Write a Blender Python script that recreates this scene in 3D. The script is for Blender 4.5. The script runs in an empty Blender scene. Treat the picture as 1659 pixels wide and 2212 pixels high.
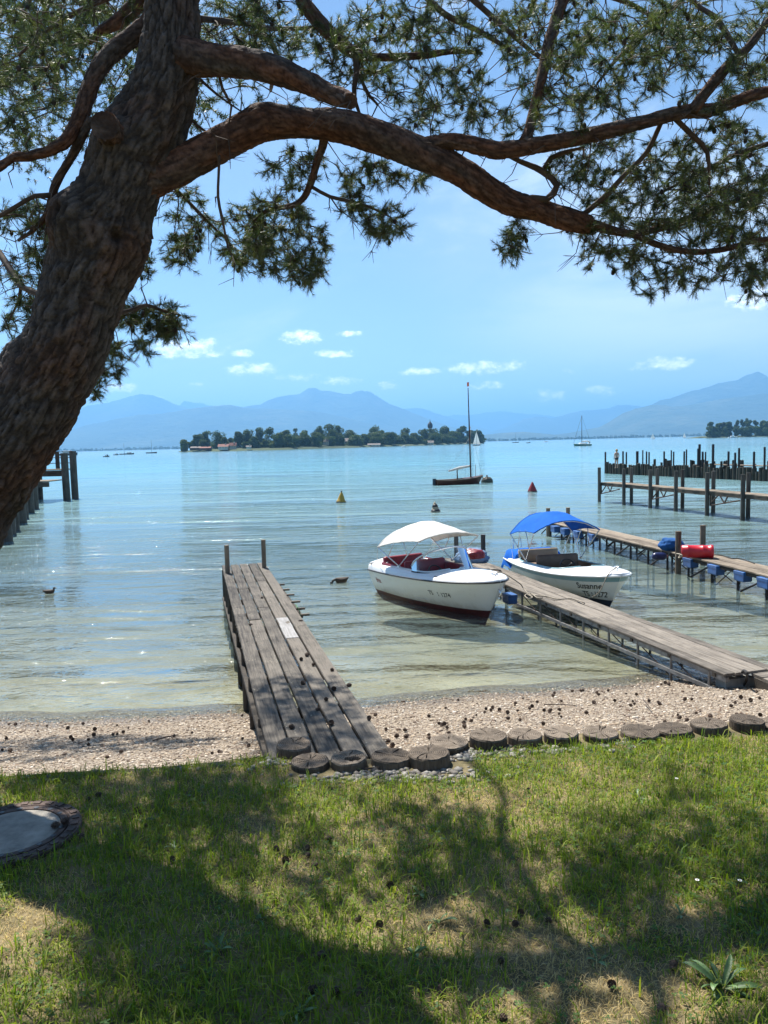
import bpy, bmesh, math, random
import numpy as np
from mathutils import Vector, Matrix, Euler, noise

random.seed(7); rng = np.random.default_rng(7)
sc = bpy.context.scene
C = sc.collection
RAD = math.radians

# ------------------------------------------------------------------ camera
F, W, H, EYE = 1662.0, 1659.0, 2212.0, 3.4          # focal length and frame in photo units, eye above the lake
PITCH, ROLL = RAD(5.09), RAD(-1.4)
RM = (Matrix.Rotation(math.pi/2 - PITCH, 3, 'X') @ Matrix.Rotation(ROLL, 3, 'Z'))
cam_d = bpy.data.cameras.new('camera'); cam = bpy.data.objects.new('camera', cam_d); C.objects.link(cam)
cam_d.sensor_fit = 'VERTICAL'; cam_d.sensor_height = 36.0; cam_d.lens = 36.0*F/H
cam_d.clip_start = 0.05; cam_d.clip_end = 80000
cam.matrix_world = Matrix.Translation((0, 0, EYE)) @ RM.to_4x4()
sc.camera = cam
sc.view_settings.view_transform = 'Standard'; sc.view_settings.look = 'None'
sc.view_settings.gamma = 1.0; sc.view_settings.use_curve_mapping = False
sc.view_settings.exposure = 1.18
cy = sc.cycles
cy.max_bounces = 8; cy.transparent_max_bounces = 24; cy.volume_bounces = 0
cy.caustics_reflective = False; cy.caustics_refractive = False

# ------------------------------------------------------------------ sun and sky
SUN_EL, SUN_AZ = RAD(59), RAD(-27)                     # azimuth from +Y towards +X
sun_d = bpy.data.lights.new('sun', 'SUN'); sun_d.energy = 5.0; sun_d.angle = RAD(0.55); sun_d.color = (1.0, 0.955, 0.88)
sun = bpy.data.objects.new('sun', sun_d); C.objects.link(sun)
SD = Vector((math.sin(SUN_AZ)*math.cos(SUN_EL), math.cos(SUN_AZ)*math.cos(SUN_EL), math.sin(SUN_EL)))
sun.rotation_euler = SD.to_track_quat('Z', 'Y').to_euler(); sun.location = (0, -10, 60)

def ray(x, y): return RM @ Vector(((x - W/2)/F, -(y - H/2)/F, -1.0))
def onz(x, y, z=0.0):
    d = ray(x, y); return Vector((0, 0, EYE)) + d*((z - EYE)/d.z)
def ony(x, y, Y):
    d = ray(x, y); return Vector((0, 0, EYE)) + d*(Y/d.y)

world = bpy.data.worlds.new('World'); sc.world = world; world.use_nodes = True
world.cycles.sampling_method = 'MANUAL'; world.cycles.sample_map_resolution = 256
wn = world.node_tree; wn.nodes.clear()
class NT:
    """small helper for wiring nodes"""
    def __init__(s, nt): s.nt = nt
    def n(s, t, **kw):
        nd = s.nt.nodes.new(t)
        for k, v in kw.items(): setattr(nd, k, v)
        return nd
    def put(s, sock, v):
        if hasattr(v, 'is_output'): s.nt.links.new(v, sock)
        elif v is not None: sock.default_value = v
    def math(s, op, a, b=None, c=None, clamp=False):
        nd = s.n('ShaderNodeMath', operation=op); nd.use_clamp = clamp
        s.put(nd.inputs[0], a)
        if b is not None: s.put(nd.inputs[1], b)
        if c is not None: s.put(nd.inputs[2], c)
        return nd.outputs[0]
    def mapr(s, v, a, b, c=0.0, d=1.0, smooth=False):
        nd = s.n('ShaderNodeMapRange'); nd.interpolation_type = 'SMOOTHSTEP' if smooth else 'LINEAR'
        s.put(nd.inputs[0], v)
        for i, q in enumerate((a, b, c, d)): s.put(nd.inputs[i+1], q)
        return nd.outputs[0]
    def mix(s, f, a, b, mode='MIX'):
        nd = s.n('ShaderNodeMix', data_type='RGBA', blend_type=mode)
        s.put(nd.inputs[0], f); s.put(nd.inputs[6], a); s.put(nd.inputs[7], b)
        return nd.outputs[2]
    def comb(s, x, y, z):
        nd = s.n('ShaderNodeCombineXYZ')
        for i, q in enumerate((x, y, z)): s.put(nd.inputs[i], q)
        return nd.outputs[0]
    def noise(s, vec, scale, detail=3.0, rough=0.55, dist=0.0, col=False):
        nd = s.n('ShaderNodeTexNoise'); s.put(nd.inputs['Vector'], vec)
        nd.inputs['Scale'].default_value = scale; nd.inputs['Detail'].default_value = detail
        nd.inputs['Roughness'].default_value = rough; nd.inputs['Distortion'].default_value = dist
        return nd.outputs[1 if col else 0]
    def vor(s, vec, scale, feature='F1', out=0):
        nd = s.n('ShaderNodeTexVoronoi', feature=feature); s.put(nd.inputs['Vector'], vec)
        nd.inputs['Scale'].default_value = scale
        return nd.outputs[out]
    def ramp(s, f, stops):
        nd = s.n('ShaderNodeValToRGB'); s.put(nd.inputs[0], f)
        e = nd.color_ramp.elements
        while len(e) < len(stops): e.new(0.5)
        for el, (p, c) in zip(e, stops): el.position = p; el.color = (*c, 1) if len(c) == 3 else c
        return nd.outputs[0]
    def vmath(s, op, a, b):
        nd = s.n('ShaderNodeVectorMath', operation=op); s.put(nd.inputs[0], a); s.put(nd.inputs[1], b)
        return nd.outputs[0]
    def bump(s, h, strength=0.5, dist=0.02, normal=None):
        nd = s.n('ShaderNodeBump'); nd.inputs['Strength'].default_value = strength; nd.inputs['Distance'].default_value = dist
        s.put(nd.inputs['Height'], h)
        if normal is not None: s.put(nd.inputs['Normal'], normal)
        return nd.outputs[0]

w = NT(wn)
sky = w.n('ShaderNodeTexSky', sky_type='NISHITA'); sky.sun_disc = False
sky.sun_elevation = SUN_EL; sky.sun_rotation = SUN_AZ
sky.altitude = 500; sky.air_density = 1.0; sky.dust_density = 0.15; sky.ozone_density = 2.2
tc = w.n('ShaderNodeTexCoord').outputs['Generated']
sep = w.n('ShaderNodeSeparateXYZ'); wn.links.new(tc, sep.inputs[0])
el_ = w.math('MULTIPLY', w.math('ARCSINE', sep.outputs[2]), 57.2958)
az_ = w.math('MULTIPLY', w.math('ARCTAN2', sep.outputs[0], sep.outputs[1]), 57.2958)
cvec = w.comb(az_, w.math('MULTIPLY', el_, 1.6), 0.0)
warp = w.noise(cvec, 0.55, 5.0, 0.62)
puff = w.noise(cvec, 1.5, 6.0, 0.62)
def azel(x, y):
    d = ray(x, y).normalized(); return math.degrees(math.atan2(d.x, d.y)), math.degrees(math.asin(d.z))
# fair-weather cumulus: those over the mountains in view, and more of the same round the rest of the horizon
cum = [(650,728,2.0,.62,1),(752,720,1.2,.36,.9),(722,764,1.8,.42,1),(542,797,2.5,.62,1),(408,752,3.0,.9,.9),(525,763,1.1,.36,.8),(462,766,1.2,.4,.85),
       (645,815,2.3,.5,.55),(1050,793,3.3,.62,.95),(905,802,1.9,.42,.8),(1432,786,2.6,.62,.85),(1055,833,1.9,.45,.6),(845,832,1.5,.6,.5),(735,822,2.2,.5,.5),
       (1185,852,2.4,.7,.45),(1310,846,2.6,.6,.45),(265,835,2.0,.5,.6),(423,830,.7,.25,.7),(20,820,2.2,.9,.8),(1640,640,2.4,1.1,.8),(330,862,1.6,.4,.5),(1240,800,1.2,.3,.4)]
clouds = [(*azel(x, y), a, b, s) for x, y, a, b, s in cum]
cr = random.Random(3)
for k in range(9): clouds.append((50 + k*30 + cr.uniform(-8, 8), cr.uniform(3.5, 9), cr.uniform(1.5, 4), cr.uniform(.5, 1), cr.uniform(.5, 1)))
edge = w.math('ADD', w.math('MULTIPLY', w.math('SUBTRACT', warp, 0.5), 2.2), w.math('MULTIPLY', w.math('SUBTRACT', puff, 0.5), 1.6))
dirv = w.comb(az_, el_, 0.0); tot = None
for (a0, e0, wa, we, s) in clouds:
    if a0 > 180: a0 -= 360
    nd = w.n('ShaderNodeVectorMath', operation='MULTIPLY_ADD'); w.put(nd.inputs[0], dirv)
    nd.inputs[1].default_value = (1/wa, 1/we, 0); nd.inputs[2].default_value = (-a0/wa, -e0/we, 1.0 - s)
    ln = w.n('ShaderNodeVectorMath', operation='DOT_PRODUCT'); w.put(ln.inputs[0], nd.outputs[0]); w.put(ln.inputs[1], nd.outputs[0])
    tot = ln.outputs['Value'] if tot is None else w.math('MINIMUM', tot, ln.outputs['Value'])
tot = w.mapr(w.math('SUBTRACT', w.math('ADD', 0.75, edge), tot), 0.0, 0.9, 0.0, 1.0, True)
# thin cirrus veil, stronger in one half of the sky
ci = w.noise(w.comb(w.math('ADD', w.math('MULTIPLY', az_, 0.045), w.math('MULTIPLY', el_, 0.05)), w.math('SUBTRACT', w.math('MULTIPLY', el_, 0.16), w.math('MULTIPLY', az_, 0.035)), 3.0), 1.0, 7.0, 0.6, 0.7)
cim = w.mapr(ci, 0.52, 0.84, 0.0, 0.50, True)
veil = w.noise(w.comb(w.math('MULTIPLY', az_, 0.02), w.math('MULTIPLY', el_, 0.035), 9.0), 1.0, 3.0, 0.5)
veilm = w.mapr(veil, 0.50, 0.74, 0.0, 0.22, True)
up = w.mapr(el_, 3.0, 12.0, 0.15, 1.0)
sec = w.math('ADD', w.math('POWER', w.math('DIVIDE', w.math('SUBTRACT', az_, 26.0), 20.0), 2.0), w.math('POWER', w.math('DIVIDE', w.math('SUBTRACT', el_, 11.0), 8.0), 2.0))
sheetc = w.math('MULTIPLY', w.mapr(sec, 0.0, 1.6, 0.62, 0.0, True), w.mapr(w.noise(w.comb(w.math('MULTIPLY', az_, 0.05), w.math('MULTIPLY', el_, 0.22), 5.0), 1.0, 5.0, 0.55, 0.4), 0.30, 0.62, 0.25, 1.0, True))
cim = w.math('MAXIMUM', w.math('MULTIPLY', w.math('ADD', cim, veilm), up), sheetc)
skyc = w.mix(cim, sky.outputs[0], (9.5, 10.0, 10.6, 1))
bright = w.mix(w.mapr(puff, 0.35, 0.65), (10.5, 11.3, 12.2, 1), (17.0, 17.2, 17.4, 1))
skyc = w.mix(tot, skyc, bright)
bg = w.n('ShaderNodeBackground'); wn.links.new(skyc, bg.inputs[0]); bg.inputs[1].default_value = 0.062
wo = w.n('ShaderNodeOutputWorld'); wn.links.new(bg.outputs[0], wo.inputs[0])

# ------------------------------------------------------------------ helpers
def tag(o, label=None, cat=None, group=None, kind=None):
    if label: o['label'] = label
    if cat: o['category'] = cat
    if group: o['group'] = group
    if kind: o['kind'] = kind
    return o
def attach(o, p):
    if p is not None:
        o.parent = p; o.matrix_parent_inverse = p.matrix_basis.inverted()
    return o
def root(name, loc, label, cat, group=None):
    o = bpy.data.objects.new(name, None); C.objects.link(o); o.location = loc; o.empty_display_size = 0.2
    return tag(o, label, cat, group)
def link(name, me, mat=None, parent=None, M=None, smooth=False):
    o = bpy.data.objects.new(name, me); C.objects.link(o)
    if mat is not None and not me.materials: me.materials.append(mat)
    if M is not None: o.matrix_basis = M
    if smooth: me.polygons.foreach_set('use_smooth', [True]*len(me.polygons))
    return attach(o, parent)
def mesh(name, v, f):
    me = bpy.data.meshes.new(name); me.from_pydata([tuple(p) for p in v], [], f); me.update(); return me
def mesh_np(name, V, Fc, smooth=False):
    """fast mesh from numpy arrays, all faces with the same number of corners"""
    me = bpy.data.meshes.new(name); n, k = Fc.shape
    me.vertices.add(len(V)); me.vertices.foreach_set('co', np.ascontiguousarray(V, np.float32).ravel())
    me.loops.add(n*k); me.loops.foreach_set('vertex_index', np.ascontiguousarray(Fc, np.int32).ravel())
    me.polygons.add(n); me.polygons.foreach_set('loop_start', np.arange(0, n*k, k, dtype=np.int32))
    me.polygons.foreach_set('loop_total', np.full(n, k, np.int32))
    if smooth: me.polygons.foreach_set('use_smooth', np.ones(n, bool))
    me.update(calc_edges=True); return me
def colattr(me, col):
    a = me.attributes.new('col', 'FLOAT_COLOR', 'POINT')
    c = np.ones((len(col), 4), np.float32); c[:, :3] = col; a.data.foreach_set('color', c.ravel())
class MB:
    def __init__(s): s.v, s.f = [], []
    def add(s, v, f):
        b = len(s.v); s.v += [Vector(p) for p in v]; s.f += [tuple(i + b for i in q) for q in f]; return s
    def box(s, c, d, M=None):
        c = Vector(c); hx, hy, hz = d[0]/2, d[1]/2, d[2]/2
        v = [Vector((x, y, z)) for z in (-hz, hz) for y in (-hy, hy) for x in (-hx, hx)]
        v = [c + ((M @ p) if M is not None else p) for p in v]
        return s.add(v, [(0,2,3,1),(4,5,7,6),(0,1,5,4),(2,6,7,3),(0,4,6,2),(1,3,7,5)])
    def tube(s, pts, r, n=8, cap=True, up=None):
        pts = [Vector(p) for p in pts]; m = len(pts)
        rs = r if hasattr(r, '__len__') else [r]*m
        vs, t0 = [], None
        for i, p in enumerate(pts):
            t = (pts[min(i+1, m-1)] - pts[max(i-1, 0)]).normalized()
            if t0 is None:
                a = Vector((0, 0, 1)) if abs(t.z) < 0.9 else Vector((1, 0, 0)); u = t.cross(a).normalized()
            else:
                u = (u - t*u.dot(t)).normalized()
            t0 = t; b = t.cross(u)
            vs += [p + (u*math.cos(2*math.pi*k/n) + b*math.sin(2*math.pi*k/n))*rs[i] for k in range(n)]
        fs = [(i*n+k, i*n+(k+1) % n, (i+1)*n+(k+1) % n, (i+1)*n+k) for i in range(m-1) for k in range(n)]
        if cap: fs += [tuple(range(n))[::-1], tuple((m-1)*n+k for k in range(n))]
        return s.add(vs, fs)
    def lathe(s, prof, n=16, c=(0,0,0), M=None):
        c = Vector(c); vs = []
        for r, z in prof:
            for k in range(n):
                a = 2*math.pi*k/n; p = Vector((r*math.cos(a), r*math.sin(a), z)); vs.append(c + ((M @ p) if M is not None else p))
        m = len(prof)
        fs = [(i*n+k, i*n+(k+1) % n, (i+1)*n+(k+1) % n, (i+1)*n+k) for i in range(m-1) for k in range(n)]
        fs += [tuple(range(n))[::-1], tuple((m-1)*n+k for k in range(n))]
        return s.add(vs, fs)
    def grid(s, P):
        n, m = len(P), len(P[0])
        return s.add([p for row in P for p in row], [(i*m+j, i*m+j+1, (i+1)*m+j+1, (i+1)*m+j) for i in range(n-1) for j in range(m-1)])
    def beam(s, p, q, wd, ht, up=(0,0,1)):
        p, q = Vector(p), Vector(q); x = (q-p).normalized(); y = Vector(up).cross(x)
        y = y.normalized() if y.length > 1e-4 else Vector((1,0,0)); z = x.cross(y)
        return s.box((p+q)/2, ((q-p).length, wd, ht), Matrix((x, y, z)).transposed())
    def build(s, name, mat, parent=None, smooth=False, M=None, xform=None):
        v = s.v if xform is None else [xform @ p for p in s.v]
        return link(name, mesh(name, v, s.f), mat, parent, M, smooth)
def frame(p, x, up=(0,0,1)):
    x = Vector(x).normalized(); y = Vector(up).cross(x).normalized(); z = x.cross(y)
    M = Matrix((x, y, z)).transposed().to_4x4(); M.translation = Vector(p); return M
def plank(name, p, q, wd, th, mat, parent, up=(0,0,1), jit=0.004, seed=None, segs=4):
    """one board from p to q, length along its own X, top face through p and q, edges eased"""
    p, q = Vector(p), Vector(q); L = (q-p).length; M = frame(p, q-p, up); r = random.Random(seed if seed is not None else hash((round(p.x,3), round(p.y,3), round(q.x,3))) & 0xffff)
    c = min(0.008, wd*0.08); hw = wd/2; prof = [(-hw, -th), (hw, -th), (hw, -c), (hw-c, 0), (-hw+c, 0), (-hw, -c)]
    v, f = [], []
    for i in range(segs+1):
        x = L*i/segs + (r.uniform(-.012, .012) if i in (0, segs) else 0); dy, dz = r.uniform(-jit, jit), r.uniform(-jit, jit)*0.7
        v += [(x, a+dy, b+dz + (r.uniform(-jit, jit)*.5 if b == 0 else 0)) for a, b in prof]
    n = 6
    f = [(i*n+k, i*n+(k+1) % n, (i+1)*n+(k+1) % n, (i+1)*n+k) for i in range(segs) for k in range(n)] + [tuple(range(n))[::-1], tuple(segs*n+k for k in range(n))]
    return link(name, mesh(name, v, f), mat, parent, M)
def pile(name, p, top, r, mat, parent, n=12, seed=0, lean=0.0, jag=0.0, square=False):
    """upright timber from p up to height top"""
    rr = random.Random(seed); p = Vector(p); h = top - p.z; dx, dy = rr.uniform(-lean, lean), rr.uniform(-lean, lean)
    if square: n = 8
    v = []
    K = 4
    for i in range(K+1):
        t = i/K; k_ = 1 - 0.06*t
        for k in range(n):
            a = 2*math.pi*k/n + (math.pi/8 if square else 0)
            rad = r*k_*(1 + rr.uniform(-.03, .03))
            if square: rad = r*1.0/max(abs(math.cos(a)), abs(math.sin(a)))*0.94
            v.append((rad*math.cos(a) + dx*t*h, rad*math.sin(a) + dy*t*h, h*t + (rr.uniform(-jag, jag) if i == K else 0)))
    v.append((dx*h, dy*h, h + 0.004 + rr.uniform(-jag, 0)*0.5))
    f = [(i*n+k, i*n+(k+1) % n, (i+1)*n+(k+1) % n, (i+1)*n+k) for i in range(K) for k in range(n)]
    f += [tuple(range(n))[::-1]] + [(K*n+k, K*n+(k+1) % n, len(v)-1) for k in range(n)]
    return link(name, mesh(name, v, f), mat, parent, Matrix.Translation(p))
def pick(o, k): return o

# ------------------------------------------------------------------ materials
def material(name):
    m = bpy.data.materials.new(name); m.use_nodes = True; nt = m.node_tree; nt.nodes.clear()
    t = NT(nt); b = t.n('ShaderNodeBsdfPrincipled'); o = t.n('ShaderNodeOutputMaterial'); nt.links.new(b.outputs[0], o.inputs[0])
    return m, t, b, o
def plain(name, col, rough=0.5, metal=0.0, var=0.12, scale=6.0, bump=0.0, spec=0.5, coat=0.0):
    m, t, b, o = material(name)
    co = t.n('ShaderNodeTexCoord').outputs['Object']
    n = t.noise(co, scale, 5.0, 0.6)
    dk = tuple(c*(1-var*1.6) for c in col) + (1,); lt = tuple(min(1, c*(1+var*0.6)) for c in col) + (1,)
    t.put(b.inputs['Base Color'], t.ramp(n, [(0.3, dk), (0.7, lt)]))
    b.inputs['Roughness'].default_value = rough; b.inputs['Metallic'].default_value = metal
    b.inputs['Specular IOR Level'].default_value = spec; b.inputs['Coat Weight'].default_value = coat; b.inputs['Coat Roughness'].default_value = 0.1
    if bump: t.put(b.inputs['Normal'], t.bump(t.noise(co, scale*5, 4.0), bump, 0.01))
    return m
def wood(name, dark, light, rough=0.85, gx=1.2, gy=26.0, moss=None, bump=0.5, axis='X', lichen=0.0):
    """weathered timber, grain along the piece's own X or Z"""
    m, t, b, o = material(name)
    co = t.n('ShaderNodeTexCoord').outputs['Object']; inf = t.n('ShaderNodeObjectInfo').outputs['Random']
    off = t.comb(t.math('MULTIPLY', inf, 37.0), t.math('MULTIPLY', inf, 11.0), t.math('MULTIPLY', inf, 23.0))
    mp = t.n('ShaderNodeMapping'); t.put(mp.inputs['Vector'], t.vmath('ADD', co, off))
    mp.inputs['Scale'].default_value = (gx, gy, gy) if axis == 'X' else (gy, gy, gx)
    g = t.noise(mp.outputs[0], 1.6, 6.0, 0.65, 0.4)
    g2 = t.noise(mp.outputs[0], 6.0, 3.0, 0.6)
    big = t.noise(t.vmath('ADD', co, off), 2.6, 4.0, 0.6)
    fac = t.math('ADD', t.math('MULTIPLY', g, 0.75), t.math('MULTIPLY', big, 0.45))
    fac = t.math('ADD', fac, t.math('MULTIPLY', t.math('SUBTRACT', inf, 0.5), 0.22))
    col = t.ramp(fac, [(0.38, dark), (0.72, light)])
    crack = t.mapr(g2, 0.30, 0.40, 0.35, 1.0)
    col = t.mix(1.0, col, t.comb(crack, crack, crack), 'MULTIPLY')
    if moss is not None:
        mm = t.mapr(t.noise(t.vmath('ADD', co, off), 5.0, 5.0, 0.65), 0.5, 0.68)
        col = t.mix(t.math('MULTIPLY', mm, 0.75), col, (*moss, 1))
    if lichen:
        lm = t.mapr(t.vor(t.vmath('ADD', co, off), 22.0), 0.10, 0.20, 1.0, 0.0)
        lm = t.math('MULTIPLY', lm, t.mapr(t.noise(t.vmath('ADD', co, off), 2.2, 3.0), 0.5, 0.65))
        col = t.mix(t.math('MULTIPLY', lm, lichen), col, (0.50, 0.46, 0.34, 1))
    t.put(b.inputs['Base Color'], col); b.inputs['Roughness'].default_value = rough; b.inputs['Specular IOR Level'].default_value = 0.25
    hgt = t.math('ADD', t.math('MULTIPLY', g, 0.6), t.math('MULTIPLY', g2, 0.5))
    t.put(b.inputs['Normal'], t.bump(hgt, bump, 0.01))
    return m
M = {}
M['plank_near'] = wood('near_jetty_boards', (0.024,0.021,0.018), (0.150,0.130,0.106), lichen=0.8)
M['plank_new'] = wood('new_grey_board', (0.20,0.19,0.18), (0.34,0.33,0.32), bump=0.25)
M['plank_mid'] = wood('silver_jetty_boards', (0.045,0.039,0.033), (0.23,0.20,0.165))
M['plank_far'] = wood('far_jetty_boards', (0.075,0.058,0.043), (0.27,0.22,0.165), lichen=0.4)
M['timber'] = wood('dark_wet_timber', (0.018,0.016,0.014), (0.085,0.075,0.062), axis='Z', gx=1.0)
M['timberx'] = wood('dark_timber_beams', (0.016,0.014,0.012), (0.085,0.072,0.058))
M['post'] = wood('grey_post_timber', (0.035,0.033,0.030), (0.125,0.115,0.10), axis='Z', gx=1.0)
M['postlight'] = wood('pale_post_timber', (0.07,0.056,0.042), (0.26,0.21,0.155), axis='Z', gx=1.0)
M['palisade'] = wood('old_palisade_timber', (0.014,0.012,0.010), (0.075,0.068,0.056), axis='Z', gx=1.0, moss=(0.05,0.055,0.03))
M['postdark'] = plain('black_weathered_pole', (0.016,0.014,0.018), 0.8, var=0.4)
M['steel'] = plain('galvanised_steel', (0.20,0.20,0.20), 0.55, 0.6, 0.35, 9.0, 0.1)
M['rust'] = plain('rusty_steel', (0.065,0.042,0.032), 0.85, 0.2, 0.5, 14.0, 0.3)
M['chrome'] = plain('polished_tube', (0.72,0.73,0.74), 0.22, 1.0, 0.05)
M['gel'] = plain('white_gelcoat', (0.84,0.84,0.80), 0.22, 0, 0.03, 2.0, 0, 0.5, 0.4)
gt = NT(M['gel'].node_tree); gb = [n_ for n_ in M['gel'].node_tree.nodes if n_.type == 'BSDF_PRINCIPLED'][0]; gco = gt.n('ShaderNodeTexCoord').outputs['Object']; gs = gt.n('ShaderNodeSeparateXYZ'); gt.put(gs.inputs[0], gco)
gst = gt.noise(gt.comb(gt.math('MULTIPLY', gs.outputs[0], 9.0), gt.math('MULTIPLY', gs.outputs[1], 9.0), gt.math('MULTIPLY', gs.outputs[2], 1.6)), 1.0, 5.0, 0.65)
gline = gt.math('MULTIPLY', gt.mapr(gt.math('ADD', gs.outputs[2], gt.math('MULTIPLY', gst, 0.22)), 0.16, 0.40, 0.65, 0.0, True), 1.0)
gstr = gt.mapr(gst, 0.60, 0.80, 0.0, 0.22)
old = gb.inputs['Base Color'].links[0].from_socket
gt.put(gb.inputs['Base Color'], gt.mix(gt.math('MAXIMUM', gline, gstr), old, (0.40,0.36,0.27,1)))
M['deckwhite'] = plain('white_deck_paint', (0.80,0.80,0.78), 0.3, 0, 0.03, 3.0, 0, 0.5, 0.3)
M['antifoul'] = plain('oxblood_bottom_paint', (0.085,0.018,0.018), 0.5, 0, 0.3)
M['darkboot'] = plain('dark_bottom_paint', (0.02,0.03,0.05), 0.5, 0, 0.3)
M['blackrub'] = plain('black_rubber', (0.012,0.012,0.014), 0.45, 0, 0.2)
M['teal'] = plain('pale_teal_paint', (0.22,0.38,0.42), 0.35, 0, 0.1)
M['redvinyl'] = plain('red_vinyl', (0.22,0.018,0.03), 0.42, 0, 0.2, 4, 0.1)
M['cream'] = plain('cream_vinyl', (0.52,0.47,0.39), 0.5, 0, 0.1, 4, 0.1)
M['tan'] = plain('tan_vinyl', (0.19,0.12,0.075), 0.5, 0, 0.2, 4, 0.1)
M['sand'] = plain('sand_vinyl', (0.42,0.33,0.22), 0.5, 0, 0.15, 4, 0.1)
def canvas(name, col, tr=0.3):
    m, t, b, o = material(name)
    co = t.n('ShaderNodeTexCoord').outputs['Object']
    c = t.ramp(t.noise(co, 5.0, 5.0, 0.6), [(0.3, tuple(x*0.8 for x in col)), (0.7, col)])
    t.put(b.inputs['Base Color'], c); b.inputs['Roughness'].default_value = 0.85; b.inputs['Specular IOR Level'].default_value = 0.2
    nb = t.bump(t.noise(co, 9.0, 4.0, 0.6, 0.8), 0.5, 0.02); t.put(b.inputs['Normal'], nb)
    tl = t.n('ShaderNodeBsdfTranslucent'); t.put(tl.inputs[0], c); mx = t.n('ShaderNodeMixShader'); mx.inputs[0].default_value = tr
    t.nt.links.new(b.outputs[0], mx.inputs[1]); t.nt.links.new(tl.outputs[0], mx.inputs[2]); t.nt.links.new(mx.outputs[0], o.inputs[0])
    return m
M['whitecanvas'] = canvas('white_canvas', (0.72,0.71,0.67), 0.30)
M['bluecanvas'] = canvas('blue_canvas', (0.006,0.13,0.55), 0.22)
M['bluetarp'] = canvas('blue_tarpaulin', (0.02,0.10,0.30), 0.1)
M['greytarp'] = canvas('blue_grey_tarpaulin', (0.20,0.30,0.44), 0.1)
M['bluebox'] = plain('blue_plastic', (0.02,0.10,0.30), 0.5, 0, 0.3, 5, 0.1)
M['navy'] = plain('navy_vinyl', (0.012,0.016,0.075), 0.35, 0, 0.2)
M['redplastic'] = plain('red_plastic', (0.52,0.012,0.022), 0.33, 0, 0.15, 3)
M['rope'] = plain('grey_rope', (0.36,0.31,0.24), 0.9, 0, 0.4, 60, 0.5)
M['darkrope'] = plain('dark_rope', (0.03,0.028,0.026), 0.9, 0, 0.4, 60, 0.4)
M['paint_red'] = plain('red_paint', (0.30,0.02,0.03), 0.5, 0, 0.1)
M['paint_black'] = plain('black_paint', (0.015,0.015,0.017), 0.5, 0, 0.1)
M['whitepaint'] = plain('white_paint', (0.78,0.78,0.77), 0.5, 0, 0.06)
M['varnish'] = wood('varnished_mahogany', (0.03,0.012,0.008), (0.10,0.038,0.02), rough=0.4, bump=0.1)
M['mast'] = plain('dark_varnished_spar', (0.045,0.016,0.012), 0.4, 0, 0.2)
def glass(name, col=(0.93,0.96,0.97)):
    m, t, b, o = material(name); m.node_tree.nodes.remove(b)
    tr = t.n('ShaderNodeBsdfTransparent'); tr.inputs[0].default_value = (*col, 1)
    gl = t.n('ShaderNodeBsdfGlossy'); gl.inputs['Roughness'].default_value = 0.03
    fr = t.n('ShaderNodeFresnel'); fr.inputs[0].default_value = 1.28
    wv = t.noise(t.n('ShaderNodeTexCoord').outputs['Object'], 2.0); t.put(gl.inputs['Normal'], t.bump(wv, 0.02))
    mx = t.n('ShaderNodeMixShader'); t.put(mx.inputs[0], fr.outputs[0])
    t.nt.links.new(tr.outputs[0], mx.inputs[1]); t.nt.links.new(gl.outputs[0], mx.inputs[2]); t.nt.links.new(mx.outputs[0], o.inputs[0])
    return m
M['glass'] = glass('clear_acrylic')
def attr_mat(name, rough=0.8, trans=0.0, spec=0.2, noise_s=0.0, tcol=None, grad=None):
    m, t, b, o = material(name); a = t.n('ShaderNodeAttribute'); a.attribute_name = 'col'; c = a.outputs['Color']
    if noise_s:
        nn = t.mapr(t.noise(t.n('ShaderNodeTexCoord').outputs['Object'], noise_s, 3.0), 0.3, 0.7, 0.7, 1.2); c = t.mix(1.0, c, t.comb(nn, nn, nn), 'MULTIPLY')
    t.put(b.inputs['Base Color'], c); b.inputs['Roughness'].default_value = rough; b.inputs['Specular IOR Level'].default_value = spec
    if trans:
        tl = t.n('ShaderNodeBsdfTranslucent'); t.put(tl.inputs[0], t.mix(1.0, c, (*(tcol or (1.3,1.4,0.6)), 1), 'MULTIPLY')); mx = t.n('ShaderNodeMixShader'); mx.inputs[0].default_value = trans
        t.nt.links.new(b.outputs[0], mx.inputs[1]); t.nt.links.new(tl.outputs[0], mx.inputs[2]); t.nt.links.new(mx.outputs[0], o.inputs[0])
    return m
M['grass'] = attr_mat('grass_blades', 0.6, 0.42, 0.25)
M['needles'] = attr_mat('pine_needles', 0.45, 0.36, 0.4)
M['leafage'] = attr_mat('tree_foliage', 0.7, 0.25, 0.2)
M['pebble'] = attr_mat('pebbles', 0.75, 0, 0.3, 60.0)

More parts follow.
